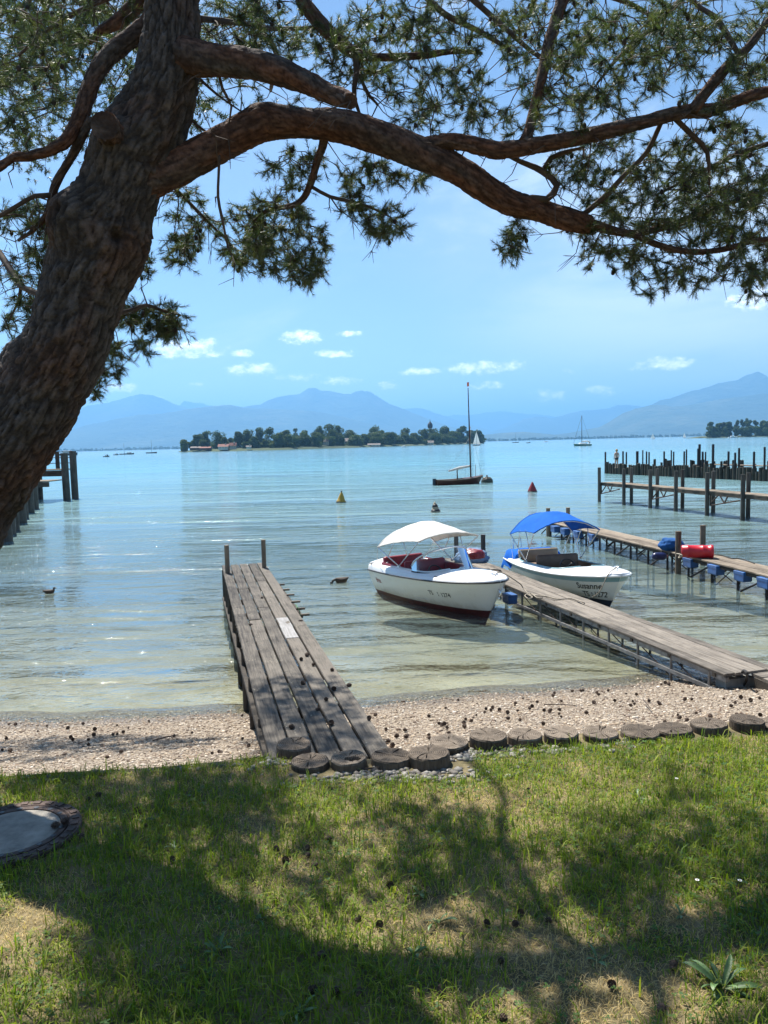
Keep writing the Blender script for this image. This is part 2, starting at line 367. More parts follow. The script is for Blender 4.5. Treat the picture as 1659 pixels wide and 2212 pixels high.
# ------------------------------------------------------------------ ground, beach, lake bed, water
def interp(x, tab):
    if x <= tab[0][0]: return tab[0][1]
    for (a, b), (c, d) in zip(tab, tab[1:]):
        if x <= c: return b + (d-b)*(x-a)/(c-a)
    return tab[-1][1]
YW = [(-60,9.0),(-20,9.3),(-4.9,9.49),(-2.6,9.49),(-0.1,9.75),(2.28,10.23),(4.27,10.48),(8,10.9),(30,13),(60,16)]
YE = [(-60,4.8),(-20,5.3),(-4,5.42),(-2.86,5.52),(-1.87,5.64),(-.95,5.80),(-.80,5.70),(.42,5.70),(.52,6.0),(3.2,6.26),(8,6.8),(30,9),(60,12)]
def yw(x): return interp(x, YW) + 0.06*math.sin(x*1.9) + 0.03*math.sin(x*5.1+1)
def ye(x): return interp(x, YE)
def zground(x, y):
    e, wl = ye(x), yw(x)
    nz = noise.noise(Vector((x*0.9, y*0.9, 2.0)))*0.018 + noise.noise(Vector((x*3.1, y*3.1, 5.0)))*0.007
    if y <= e:
        back = max(0.0, 2.6 - y); return 1.0 + 0.012*max(0, 5.5-y) + min(0.75, 0.2*back) + nz
    if y <= wl:
        t = (y-e)/(wl-e); return 0.965*(1-t)**1.12 + nz*min(1, (1-t)*6)*0.8 - 0.03*min(1, t*20)*(1-t)
    d = y-wl
    return -min(3.6, 0.075*d + 0.0012*d*d) + nz*min(1, d)*0.6
def sheet(name, xs, y0, y1, ny, mat, power=1.0):
    v = []; m = ny+1
    for x in xs:
        a, b = y0(x), y1(x)
        for j in range(m):
            y = a + (b-a)*(j/ny)**power; v.append((x, y, zground(x, y)))
    f = [(i*m+j, (i+1)*m+j, (i+1)*m+j+1, i*m+j+1) for i in range(len(xs)-1) for j in range(ny)]
    return tag(link(name, mesh(name, v, f), mat, smooth=True), kind='structure')
xs_near = [-60,-40,-25,-16,-11,-8] + [-6+0.12*i for i in range(101)] + [7,9,12,18,28,45,60]
m, t, b, o = material('lawn_soil')
co = t.n('ShaderNodeTexCoord').outputs['Object']
t.put(b.inputs['Base Color'], t.ramp(t.noise(co, 3.0, 6.0, 0.65), [(0.35, (0.055,0.046,0.020)), (0.5, (0.13,0.105,0.048)), (0.68, (0.25,0.19,0.10))]))
b.inputs['Roughness'].default_value = 0.95; t.put(b.inputs['Normal'], t.bump(t.noise(co, 40, 5), 0.8, 0.02)); M['soil'] = m
m, t, b, o = material('beach_gravel')
co = t.n('ShaderNodeTexCoord').outputs['Object']
v1 = t.n('ShaderNodeTexVoronoi'); t.put(v1.inputs['Vector'], co); v1.inputs['Scale'].default_value = 46
v2 = t.noise(co, 1.3, 4.0)
pc = t.ramp(t.math('FRACT', t.math('MULTIPLY', t.n('ShaderNodeSeparateColor').outputs[0], 1.0)), [(0, (.2,.18,.15)), (1, (.4,.36,.3))])
sepc = t.n('ShaderNodeSeparateColor'); t.nt.links.new(v1.outputs['Color'], sepc.inputs[0])
pc = t.ramp(sepc.outputs[0], [(0.0, (0.11,0.08,0.058)), (0.35, (0.29,0.225,0.16)), (0.7, (0.45,0.365,0.27)), (1.0, (0.60,0.52,0.42))])
dk = t.mapr(v1.outputs['Distance'], 0.0, 0.75, 1.0, 0.45)
pc = t.mix(1.0, pc, t.comb(dk, dk, dk), 'MULTIPLY')
wet = t.mapr(t.n('ShaderNodeSeparateXYZ').outputs[2], 0, 1)
pos = t.n('ShaderNodeSeparateXYZ'); t.nt.links.new(co, pos.inputs[0])
wetm = t.mapr(pos.outputs[2], 0.02, 0.09, 1.0, 0.0)
pc = t.mix(wetm, pc, t.mix(1.0, pc, (0.5,0.47,0.42,1), 'MULTIPLY'))
t.put(b.inputs['Base Color'], pc); t.put(b.inputs['Roughness'], t.mapr(wetm, 0, 1, 0.9, 0.35)); t.put(b.inputs['Normal'], t.bump(v1.outputs['Distance'], 0.8, 0.02)); b.inputs['Specular IOR Level'].default_value = 0.3
M['gravel'] = m
m, t, b, o = material('lake_bed_marl')
co = t.n('ShaderNodeTexCoord').outputs['Object']
fine = t.vor(co, 28.0); big = t.noise(co, 0.55, 5.0, 0.6)
cc = t.ramp(t.math('ADD', t.math('MULTIPLY', fine, 0.35), big), [(0.45, (0.15,0.130,0.085)), (0.65, (0.22,0.195,0.14)), (0.9, (0.30,0.27,0.21))])
weed = t.mapr(t.noise(co, 1.6, 5.0, 0.65), 0.56, 0.66)
cc = t.mix(t.math('MULTIPLY', weed, 0.55), cc, (0.12,0.105,0.045,1))
t.put(b.inputs['Base Color'], cc); b.inputs['Roughness'].default_value = 1.0; M['bed'] = m
sheet('lawn', xs_near, lambda x: -14.0, lambda x: ye(x), 120, M['soil'], 0.6)
sheet('beach', xs_near, lambda x: ye(x), lambda x: yw(x)+0.5, 40, M['gravel'])
sheet('lake_bed', xs_near, lambda x: yw(x)+0.5, lambda x: 160.0, 60, M['bed'], 2.0)

def water_mat():
    m, t, b, o = material('lake_water'); m.node_tree.nodes.remove(b)
    p = t.n('ShaderNodeNewGeometry').outputs['Position']; s = t.n('ShaderNodeSeparateXYZ'); t.put(s.inputs[0], p)
    Y = s.outputs[1]
    # ripples: long crests roughly along the shore, short capillary ripples, broad smooth slicks
    wv = t.comb(t.math('MULTIPLY', s.outputs[0], 0.80), t.math('ADD', t.math('MULTIPLY', Y, 1.55), t.math('MULTIPLY', s.outputs[0], 0.12)), 0.0)
    n1 = t.noise(wv, 1.05, 3.0, 0.5, 0.6)
    n2 = t.noise(t.comb(t.math('MULTIPLY', s.outputs[0], 1.4), t.math('MULTIPLY', Y, 2.1), 4.0), 3.6, 3.0, 0.55, 0.8)
    n3 = t.noise(t.comb(t.math('MULTIPLY', s.outputs[0], 0.05), t.math('MULTIPLY', Y, 0.16), 1.0), 1.0, 4.0, 0.55)
    slick = t.mapr(n3, 0.36, 0.60, 0.45, 1.0, True)
    n0 = t.noise(t.comb(t.math('MULTIPLY', s.outputs[0], 0.16), t.math('ADD', t.math('MULTIPLY', Y, 0.36), t.math('MULTIPLY', s.outputs[0], 0.03)), 2.0), 1.0, 2.0, 0.5, 0.5)
    n00 = t.noise(t.comb(t.math('MULTIPLY', s.outputs[0], 0.035), t.math('MULTIPLY', Y, 0.085), 6.0), 1.0, 2.0, 0.5, 0.5)
    h = t.math('ADD', t.math('MULTIPLY', n1, 0.62), t.math('MULTIPLY', n2, 0.20))
    h = t.math('ADD', h, t.math('ADD', t.math('MULTIPLY', n0, 1.5), t.math('MULTIPLY', n00, 2.6)))
    h = t.math('MULTIPLY', h, slick)
    near = t.mapr(Y, 9.0, 16.0, 0.5, 1.0)
    h = t.math('MULTIPLY', h, near)
    h = t.math('MULTIPLY', h, t.mapr(Y, 35.0, 260.0, 1.0, 0.45))
    nb = t.bump(h, 1.0, 0.22)
    # gin-clear shallows over marl, turning to milky turquoise where it deepens
    depth = t.mapr(Y, 11.0, 46.0, 0.0, 1.0)
    patch = t.noise(t.comb(t.math('MULTIPLY', s.outputs[0], 0.06), t.math('MULTIPLY', Y, 0.10), 7.0), 1.0, 4.0)
    turb = t.math('ADD', t.math('MULTIPLY', t.math('POWER', depth, 0.55), 0.93), t.math('MULTIPLY', t.math('SUBTRACT', patch, 0.5), 0.15), clamp=True)
    dif = t.n('ShaderNodeBsdfDiffuse'); t.put(dif.inputs[0], t.mix(t.mapr(Y, 14.0, 120.0), (0.165,0.225,0.205,1), (0.130,0.330,0.410,1)))
    tr = t.n('ShaderNodeBsdfTransparent'); tr.inputs[0].default_value = (0.90, 0.955, 0.90, 1)
    mx = t.n('ShaderNodeMixShader'); t.put(mx.inputs[0], turb); t.nt.links.new(tr.outputs[0], mx.inputs[1]); t.nt.links.new(dif.outputs[0], mx.inputs[2])
    gl = t.n('ShaderNodeBsdfGlossy'); t.put(gl.inputs['Roughness'], t.mapr(Y, 20.0, 400.0, 0.04, 0.09)); t.put(gl.inputs['Normal'], nb); gl.inputs[0].default_value = (0.95,0.97,1,1)
    fr = t.n('ShaderNodeFresnel'); fr.inputs[0].default_value = 1.333; t.put(fr.inputs['Normal'], nb)
    m2 = t.n('ShaderNodeMixShader'); t.put(m2.inputs[0], t.math('MULTIPLY', fr.outputs[0], 1.0)); t.nt.links.new(mx.outputs[0], m2.inputs[1]); t.nt.links.new(gl.outputs[0], m2.inputs[2])
    t.nt.links.new(m2.outputs[0], o.inputs[0]); return m
M['water'] = water_mat()
wx = [-14000,-3000,-600,-150,-40,-12,-6,0,6,12,40,150,600,3000,14000]; wy = [8.3,12,20,40,90,250,800,2500,5400]
v = [(x, y, 0.0) for x in wx for y in wy]; nn = len(wy)
tag(link('lake_water', mesh('lake_water', v, [(i*nn+j, (i+1)*nn+j, (i+1)*nn+j+1, i*nn+j+1) for i in range(len(wx)-1) for j in range(nn-1)]), M['water']), kind='structure')

# ------------------------------------------------------------------ mountains and far shore
m, t, b, o = material('forested_mountain')
co = t.n('ShaderNodeTexCoord').outputs['Object']
nn_ = t.noise(co, 0.0016, 6.0, 0.62)
cc = t.ramp(nn_, [(0.36, (0.022,0.040,0.022)), (0.56, (0.045,0.068,0.034)), (0.66, (0.075,0.092,0.05)), (0.75, (0.06,0.07,0.045))])
t.put(b.inputs['Base Color'], cc); b.inputs['Roughness'].default_value = 1.0; t.put(b.inputs['Normal'], t.bump(t.noise(co, 0.008, 5.0), 1.0, 60.0)); M['mountain'] = m
def ridge(name, prof, Y, depth=2600, seed=0, amp=0.10, n=150):
    pts = [ony(x, y, Y) for x, y in prof]; xs = [p.x for p in pts]; zs = [p.z for p in pts]
    X = np.linspace(xs[0], xs[-1], n); Z = np.interp(X, xs, zs); G = []
    T = [-1,-.85,-.7,-.55,-.42,-.3,-.2,-.11,-.04,0,.06,.15,.3,.5,.75,1]
    for i, (x, z) in enumerate(zip(X, Z)):
        z = max(z, 4.0) + noise.fractal(Vector((x*.004, seed, 0)), 0.6, 2.0, 5)*max(z, 30)*0.022
        row = []
        for tt in T:
            k = (1-abs(tt))**1.15
            sp = noise.fractal(Vector((x*.0011+seed, tt*2.2, seed*1.7)), 0.9, 2.0, 5)
            zz = z*k*(1 + amp*3.0*sp*abs(tt)*(1.2-abs(tt))) - 8*abs(tt)
            row.append(Vector((x + sp*160*abs(tt), Y + tt*depth, zz if abs(tt) > 1e-6 else z)))
        G.append(row)
    o = MB().grid(G).build(name, M['mountain'], smooth=True); return tag(o, kind='structure')
ridge('mountain_ridge', [(-160,905),(-40,880),(60,888),(110,900),(164,886),(186,877),(238,869),(275,858),(309,851),(327,853),(353,862),(387,876),(420,885),(470,905),(540,935),(600,950)], 15500, seed=1)
ridge('mountain_ridge', [(330,905),(365,885),(387,876),(398,866),(420,870),(439,871),(460,877),(500,890),(560,915),(600,940)], 18500, seed=2)
ridge('mountain_ridge', [(380,935),(440,905),(494,884),(533,879),(563,873),(597,857),(649,851),(666,838),(683,838),(709,846),(743,850),(769,848),(782,844),(799,846),(821,860),(842,873),(877,885),(898,894),(924,905),(958,916),(1000,930),(1050,945)], 14000, seed=3)
ridge('mountain_ridge', [(40,955),(130,935),(190,918),(250,905),(300,896),(356,893),(415,882),(460,877),(494,874),(530,881),(600,884),(680,888),(760,905),(830,925),(900,942),(950,950)], 11500, 2200, seed=4)
ridge('mountain_ridge', [(800,915),(840,893),(875,882),(907,881),(937,891),(963,899),(1000,912),(1060,930)], 19000, seed=5)
ridge('mountain_ridge', [(900,925),(961,899),(982,896),(1011,897),(1032,895),(1048,891),(1074,889),(1088,888),(1106,891),(1138,894),(1164,895),(1230,905),(1320,925)], 23500, seed=6)
ridge('mountain_ridge', [(1020,945),(1095,923),(1130,906),(1164,899),(1196,903),(1223,895),(1260,886),(1281,886),(1316,882),(1334,875),(1367,875),(1385,878),(1430,890),(1500,915)], 18000, seed=7)
ridge('mountain_ridge', [(1300,925),(1370,892),(1411,872),(1424,865),(1452,859),(1477,851),(1503,841),(1529,836),(1554,828),(1593,820),(1618,809),(1639,802),(1659,813),(1710,826),(1790,830),(1900,850),(2050,900)], 12500, seed=8)
ridge('mountain_ridge', [(1180,941),(1230,935),(1268,928),(1298,922),(1321,910),(1344,893),(1373,883),(1411,874),(1454,878),(1490,875),(1560,862),(1650,850),(1760,862),(1900,900),(2000,930)], 10000, 2200, seed=9)
ridge('mountain_ridge', [(990,947),(1040,940),(1085,935),(1130,933),(1170,936),(1210,940),(1260,943)], 9000, 1200, seed=10, amp=.05)
m, t, b, o = material('far_land')
co = t.n('ShaderNodeTexCoord').outputs['Object']
t.put(b.inputs['Base Color'], t.ramp(t.noise(co, 0.004, 4.0), [(0.4, (0.025,0.045,0.018)), (0.6, (0.06,0.08,0.03))])); b.inputs['Roughness'].default_value = 1.0; M['farland'] = m
v = []; FX = list(range(-15000, 15001, 500))
for x in FX: v += [(x, 5000 + 140*noise.noise(Vector((x*.0012, 0, 3))), -2.0), (x, 5040 + 140*noise.noise(Vector((x*.0012, 0, 3))), 1.5), (x, 30000, 6.0)]
tag(link('far_shore', mesh('far_shore', v, [(i*3+j, (i+1)*3+j, (i+1)*3+j+1, i*3+j+1) for i in range(len(FX)-1) for j in range(2)]), M['farland'], smooth=True), kind='structure')
def leaf_blobs(blobs, per_area, size, cols, seed=0, flat=0.0):
    """leaf faces spread through ellipsoid clumps; returns V, F, colours"""
    r = np.random.default_rng(seed); Vs, Cs = [], []
    for (c, rad, n) in blobs:
        d = r.normal(size=(n, 3)); d /= np.linalg.norm(d, axis=1)[:, None]
        rr = 0.55 + 0.45*r.random(n)**0.6
        P = np.array(c) + d*rr[:, None]*np.array(rad)
        nrm = d + r.normal(size=(n, 3))*0.7; nrm /= np.linalg.norm(nrm, axis=1)[:, None]
        a = np.cross(nrm, r.normal(size=(n, 3))); a /= np.linalg.norm(a, axis=1)[:, None]; bb = np.cross(nrm, a)
        s = size*(0.6 + 0.8*r.random(n))[:, None]
        tri = np.stack([P - a*s*0.9, P + a*s*0.5 + bb*s*0.8, P + a*s*0.6 - bb*s*0.75], 1); Vs.append(tri.reshape(-1, 3))
        cc = np.array(cols)[r.integers(0, len(cols), n)]*(0.75 + 0.5*r.random(n))[:, None]*(0.8 + 0.4*r.random())
        Cs.append(np.repeat(cc, 3, axis=0))
    V = np.concatenate(Vs); return V, np.arange(len(V)).reshape(-1, 3), np.concatenate(Cs)
# far tree line along the shore, one mass
bl = []; tr_ = random.Random(5)
for i in range(900):
    x = -7000 + 14000*i/900 + tr_.uniform(-8, 8); h = 13 + 9*noise.noise(Vector((x*.004, 1, 0))) + tr_.uniform(-4, 7)
    bl.append(((x, 5025 + 140*noise.noise(Vector((x*.0012, 0, 3))) + tr_.uniform(0, 30), h*0.5), (11, 8, h*0.62), 40))
V, Fc, Cc = leaf_blobs(bl, 0, 4.5, [(0.03,0.05,0.02), (0.045,0.065,0.025)], 4)
me = mesh_np('far_tree_line', V, Fc); colattr(me, Cc); tag(link('far_tree_line', me, M['leafage']), 'hazy dark tree line along the far lake shore', 'trees', kind='stuff')

# haze: one even volume round everything
hz = MB().box((0, 12500, 570), (64000, 34000, 1152)).build('haze', None); tag(hz, kind='stuff')
hm = bpy.data.materials.new('haze_air'); hm.use_nodes = True; hm.node_tree.nodes.clear()
ht = NT(hm.node_tree); pv = ht.n('ShaderNodeVolumePrincipled'); pv.inputs['Color'].default_value = (0.22, 0.55, 1.0, 1); pv.inputs['Density'].default_value = 1.1e-4; pv.inputs['Anisotropy'].default_value = 0.25
ho = ht.n('ShaderNodeOutputMaterial'); hm.node_tree.links.new(pv.outputs[0], ho.inputs['Volume']); hz.data.materials.append(hm)

# ------------------------------------------------------------------ jetties
def lerp(a, b, t): return a + (b-a)*t
def jetty_planks(rt, A, B, width, n, segs, th, mat, gap=0.016, seed=1, skip=()):
    """lengthwise boards from A (shore) to B; segs = list of break fractions per board"""
    A, B = Vector(A), Vector(B); ux = (B-A).normalized(); sd = Vector((0,0,1)).cross(ux).normalized(); r = random.Random(seed); out = []
    bw = (width - gap*(n-1))/n
    for k in range(n):
        off = sd*(-width/2 + bw/2 + k*(bw+gap)); fr = [0] + list(segs[k % len(segs)]) + [1]
        for a, b in zip(fr, fr[1:]):
            if (k, round(a, 2)) in skip: continue
            p, q = lerp(A, B, a) + off + ux*0.003, lerp(A, B, b) + off - ux*0.003
            dz = Vector((0, 0, r.uniform(-.004, .004)))
            out.append(plank('plank', p+dz, q+dz, bw + r.uniform(-.004, .004), th, mat, rt, seed=r.randrange(9999), segs=max(2, int((q-p).length/1.2))))
    return ux, sd, bw, out
# --- near jetty with five boards and two end posts
nA, nB = Vector((-0.44, 5.80, 0.955)), Vector((-3.16, 16.98, 0.80))
jr = root('jetty', (nA.x, nA.y, 0.9), 'narrow weathered plank jetty running out from the round log edging, two posts at its end', 'jetty')
ux, sd, bw, _ = jetty_planks(jr, nA, nB, 0.95, 5, [(0.42,), (0.42, 0.78), (0.55,), (0.36, 0.475, 0.71), (0.50,)], 0.04, M['plank_near'], 0.022, 3, skip={(1, 0.36)})
# sd points to the +left or right: resolve so that 'right' is the +x side
right = sd if sd.x > 0 else -sd
k4 = 1 if sd.x < 0 else 3
off = sd*(-0.95/2 + bw/2 + 1*(bw+0.022))
pl = plank('plank', lerp(nA, nB, 0.36) + off + ux*.004, lerp(nA, nB, 0.475) + off - ux*.004, bw, 0.04, M['plank_new'], jr, seed=5); tag(pl, 'newer smooth pale grey board')
for i, s in enumerate((-1, 1)):
    for tt, drop in ((0.0, 1),):
        mbm = MB(); mbm.beam(nA + right*s*0.44 + Vector((0,0,-.075)), nB + right*s*0.44 + Vector((0,0,-.075)), 0.045, 0.07); mbm.build('side_beam', M['timberx'], jr)
    # lower chord, running down from the bank to the water
    a_, b_ = lerp(nA, nB, 0.02) + right*s*0.47, lerp(nA, nB, 0.985) + right*s*0.47; a_.z = 0.82; b_.z = 0.10
    mbm = MB(); mbm.beam(a_, b_, 0.05, 0.06); mbm.build('lower_beam', M['timberx'], jr)
    for t_ in (0.12, 0.24, 0.36, 0.47, 0.58, 0.68, 0.76, 0.84, 0.92, 0.985):
        p = lerp(nA, nB, t_) + right*s*0.445; zb = min(zground(p.x, p.y), 0.0) - 0.1 if t_ > 0.3 else zground(p.x, p.y) - 0.05
        pile('leg', (p.x, p.y, zb), p.z - 0.08, 0.035, M['timber'], jr, 8, seed=int(t_*100), square=True)
for t_ in [0.03 + 0.105*i for i in range(10)]:
    p = lerp(nA, nB, t_); mbm = MB(); mbm.beam(p - right*0.46 + Vector((0,0,-.13)), p + right*0.46 + Vector((0,0,-.13)), 0.07, 0.09); mbm.build('cross_bearer', M['timberx'], jr)
for i in range(9):
    t0, t1 = 0.12 + i*0.1, 0.22 + i*0.1
    if t1 > 0.98: break
    for s in (-1, 1):
        p, q = lerp(nA, nB, t0) + right*s*0.43, lerp(nA, nB, t1) + right*s*0.43; p.z -= 0.12; q.z = max(0.08, q.z - 0.35 - t1*0.2)
        MB().beam(p, q, 0.02, 0.03).build('brace', M['rust'], jr)
for px, py, tx, ty in ((492, 1240, 487, 1162), (571, 1228, 566, 1156)):
    p = onz(px, py, 0.80); p.z = zground(p.x, p.y) - 0.1; pile('post', p, 1.40 + (0.02 if px > 520 else 0), 0.048, M['postlight'], jr, square=True, seed=px)
# slatted step hanging off the right side
for i, (px, py) in enumerate(((604, 1263), (614, 1274), (624, 1285), (636, 1300), (646, 1315), (655, 1328))):
    p = onz(px, py, 0.62); MB().beam(p - right*0.22, p + right*0.10, 0.06, 0.03).build('step_slat', M['plank_near'], jr)
p, q = onz(600, 1262, 0.58), onz(652, 1332, 0.58); MB().beam(p, q, 0.04, 0.05).build('step_rail', M['timberx'], jr)
mbm = MB(); mbm.tube([onz(649,1330,.62), onz(646,1318,.70), onz(642,1312,.79), onz(639,1306,.80)], 0.008, 6); mbm.build('lashing', plain('green_cord', (0.05,0.16,0.06), 0.8), jr)
# iron mooring rings on the deck
for px, py in ((541, 1351), (650, 1343), (653, 1371)):
    p = onz(px, py, 0.0); t_ = 0
    p = onz(px, py, 0.875 if py < 1350 else 0.87); mbm = MB()
    mbm.tube([p + Vector((0.03*math.cos(a), 0.03*math.sin(a), 0.015)) for a in np.linspace(0, 6.28, 11)], 0.007, 6, False); mbm.box(p + Vector((0,0,.004)), (0.07, 0.04, 0.012)); mbm.build('mooring_ring', M['rust'], jr)

# --- jetty between the two motorboats
mA, mB = Vector((4.60, 9.50, 0.42)), Vector((1.86, 19.85, 0.40))
j2 = root('jetty', (mA.x, mA.y, 0.3), 'low silvery plank jetty between the two moored motorboats, on a steel truss', 'jetty')
ux, sd, bw, _ = jetty_planks(j2, mA, mB, 0.80, 5, [(0.31, 0.7), (0.5,), (0.31, 0.62), (0.45, 0.85), (0.31, 0.7)], 0.035, M['plank_mid'], 0.012, 8)
right = sd if sd.x > 0 else -sd
for s in (-1, 1):
    MB().beam(mA + right*s*0.36 + Vector((0,0,-.075)), mB + right*s*0.36 + Vector((0,0,-.075)), 0.05, 0.06).build('side_beam', M['steel'], j2)
    a_, b_ = mA + right*s*0.38, mB + right*s*0.38; a_.z = 0.16; b_.z = 0.04
    MB().beam(a_, b_, 0.045, 0.05).build('lower_beam', M['steel'], j2)
    for i in range(13):
        p = lerp(mA, mB, 0.03 + i*0.075) + right*s*0.375; pile('leg', (p.x, p.y, min(zground(p.x, p.y), 0.02) - 0.1), p.z - 0.05, 0.022, M['steel'], j2, 8, seed=i)
        if i < 12 and s == -1 or i % 3 == 0:
            q = lerp(mA, mB, 0.03 + (i+1)*0.075) + right*s*0.375; p2 = p.copy(); p2.z = 0.06; q.z -= 0.07; MB().tube([p2, q], 0.009, 5).build('brace', M['rust'], j2)
for i in range(12):
    p = lerp(mA, mB, 0.02 + i*0.087); MB().beam(p - right*0.40 + Vector((0,0,-.06)), p + right*0.40 + Vector((0,0,-.06)), 0.06, 0.05).build('cross_bearer', M['timberx'], j2)
for px, py, top in ((986, 1206, 1.02), (1044, 1210, 1.05)):
    p = onz(px, py, 0.4); pile('post', (p.x, p.y, -1.0), top, 0.06, M['post'], j2, square=True, seed=px)
def fender_box(p, ang, parent, k=1.0):
    R_ = Matrix.Rotation(ang, 3, 'Z'); mb = MB(); a, b_, c = 0.20*k, 0.13*k, 0.13*k
    v = []
    for z, sx in ((-c, .88), (-c*.8, 1), (c*.35, 1.0), (c*.42, 1.06), (c, 1.06), (c*1.05, .98)):
        v += [Vector(p) + R_ @ Vector((x*a*sx, y*b_*sx, z)) for x, y in ((-1,-1),(1,-1),(1,1),(-1,1))]
    f = [(i*4+k_, i*4+(k_+1) % 4, i*4+4+(k_+1) % 4, i*4+4+k_) for i in range(5) for k_ in range(4)] + [(3,2,1,0), (20,21,22,23)]
    o = mb.add(v, f).build('fender_box', M['bluebox'], parent)
    return o
p = onz(1101, 1289, 0.27); fender_box((p.x+0.0, p.y-0.02, 0.24), math.atan2(ux.y, ux.x), j2, 0.72)
# timber landing at the shore end
lr = root('landing_step', (5.0, 8.9, 0.3), 'low timber landing box where the jetty beside the motorboats meets the shore', 'landing')
for i in range(4):
    p = Vector((4.62 + i*0.03, 9.40 - i*0.205, 0.40)); plank('plank', p, p + Vector((2.2, 0.55, 0)), 0.19, 0.04, M['plank_mid'], lr, seed=40+i)
MB().beam((4.62, 9.43, 0.20), (4.76, 8.72, 0.20), 0.05, 0.32).build('side_board', M['timberx'], lr); MB().beam((4.80, 8.72, 0.20), (6.9, 9.25, 0.20), 0.05, 0.32).build('front_board', M['timberx'], lr)

# --- third jetty with fenders
tA, tB = Vector((9.05, 11.2, 0.50)), Vector((6.15, 27.4, 0.50))
j3 = root('jetty', (tB.x, tB.y, 0.3), 'long plank jetty on thin black legs with blue box fenders along its side', 'jetty')
ux, sd, bw, _ = jetty_planks(j3, tA, tB, 0.80, 5, [(0.3, 0.6), (0.45, 0.8), (0.3, 0.66), (0.5,), (0.3, 0.75)], 0.035, M['plank_far'], 0.012, 18)
right = sd if sd.x > 0 else -sd
for s in (-1, 1):
    MB().beam(tA + right*s*0.36 + Vector((0,0,-.08)), tB + right*s*0.36 + Vector((0,0,-.08)), 0.05, 0.07).build('side_beam', M['timberx'], j3)
    for i in range(17):
        p = lerp(tA, tB, 0.05 + i*0.058) + right*s*0.35; pile('leg', (p.x, p.y, zground(p.x, p.y) - .1), p.z - 0.1, 0.032, M['postdark'], j3, 8, seed=i)
        if i % 2 == 0:
            q = lerp(tA, tB, 0.05 + (i+1)*0.058) + right*s*0.35; q.z = -0.05; p2 = p.copy(); p2.z -= 0.08; MB().tube([p2, q], 0.022, 6).build('brace', M['postdark'], j3)
            q2 = lerp(tA, tB, 0.05 + i*0.058) - right*s*0.30; q2.z = -0.1; MB().tube([p2, q2], 0.012, 5).build('tie_rod', M['rust'], j3)
for i in range(16):
    p = lerp(tA, tB, 0.03 + i*0.062); MB().beam(p - right*0.42 + Vector((0,0,-.062)), p + right*0.42 + Vector((0,0,-.062)), 0.07, 0.05).build('cross_bearer', M['timberx'], j3)
ang = math.atan2(ux.y, ux.x)
for x_, y_ in ((1199,1143),(1222,1148),(1252,1154),(1286,1161),(1499,1215),(1553,1230),(1613,1244),(1662,1259)):
    q = onz(x_, y_, 0.34); tt = (q - tA).dot(ux); q = q.lerp(tA + ux*tt - right*0.50, 0.35); fender_box((q.x, q.y, 0.34), ang, j3, 0.82)
    MB().beam((q.x+.1, q.y, 0.43), (q.x+.36, q.y+.05, 0.43), 0.05, 0.03).build('fender_bracket', M['rust'], j3)
for px, py, top in ((1465, 1196, 1.06), (1518, 1180, 1.06), (1184, 1128, 1.0), (1227, 1127, 1.0)):
    p = onz(px, py, 0.5); pile('post', (p.x, p.y, -1.5), top, 0.07, M['postlight'], j3, square=True, seed=px)

# --- pier on paired posts
pf = [(11.57,41.14),(12.15,38.8),(12.75,36.7),(13.25,34.8),(13.75,32.6),(14.25,30.4),(14.80,28.2),(15.3,26.0)]
pr = root('pier', (11.6, 41.1, 0.8), 'raised boardwalk pier carried between pairs of tall grey posts', 'pier')
d = Vector((15.3-11.57, 26.0-41.14, 0)).normalized(); nrm = Vector((-d.y, d.x, 0)); nrm = nrm if nrm.x > 0 else -nrm
a0 = Vector((11.57, 41.14, 1.05)) + nrm*0.5
for k in range(62):
    c = a0 + d*(0.12 + k*0.25); plank('plank', c - nrm*0.42, c + nrm*0.42, 0.235, 0.035, M['plank_far'], pr, seed=k, segs=2)
for s in (-.38, .38):
    MB().beam(a0 + nrm*s + Vector((0,0,-.11)), a0 + nrm*s + d*15.6 + Vector((0,0,-.11)), 0.07, 0.14).build('deck_beam', M['timberx'], pr)
for i, (x, y) in enumerate(pf):
    pile('post', (x, y, -3.0), 1.84, 0.092, M['post'], pr, 12, i+3, 0.004)
    if i: q = Vector((x, y, 0)) + nrm*1.05 + d*(-1.0 if i > 0 else 0); pile('post', (q.x, q.y, -3.0), 1.84, 0.092, M['post'], pr, 12, i+30, 0.004)
    if i % 2 == 0 and i < 7:
        a1 = Vector((x, y, 0.90)) + d*0.2; b1 = a1 + d*1.8
        for (p, q) in (((a1.x, a1.y, .92), (a1.x, a1.y, .45)), ((a1.x, a1.y, .45), (b1.x, b1.y, .78)), ((a1.x, a1.y, .5), (*(a1 + d*.5).to_2d(), .92)), ((*(a1 + d*.9).to_2d(), .60), (*(a1 + d*.6).to_2d(), .92)), ((*(a1+d*.9).to_2d(), .62), (*(a1 + d*1.1).to_2d(), .92))):
            MB().tube([p, q], 0.03, 6).build('brace', M['rust'], pr)

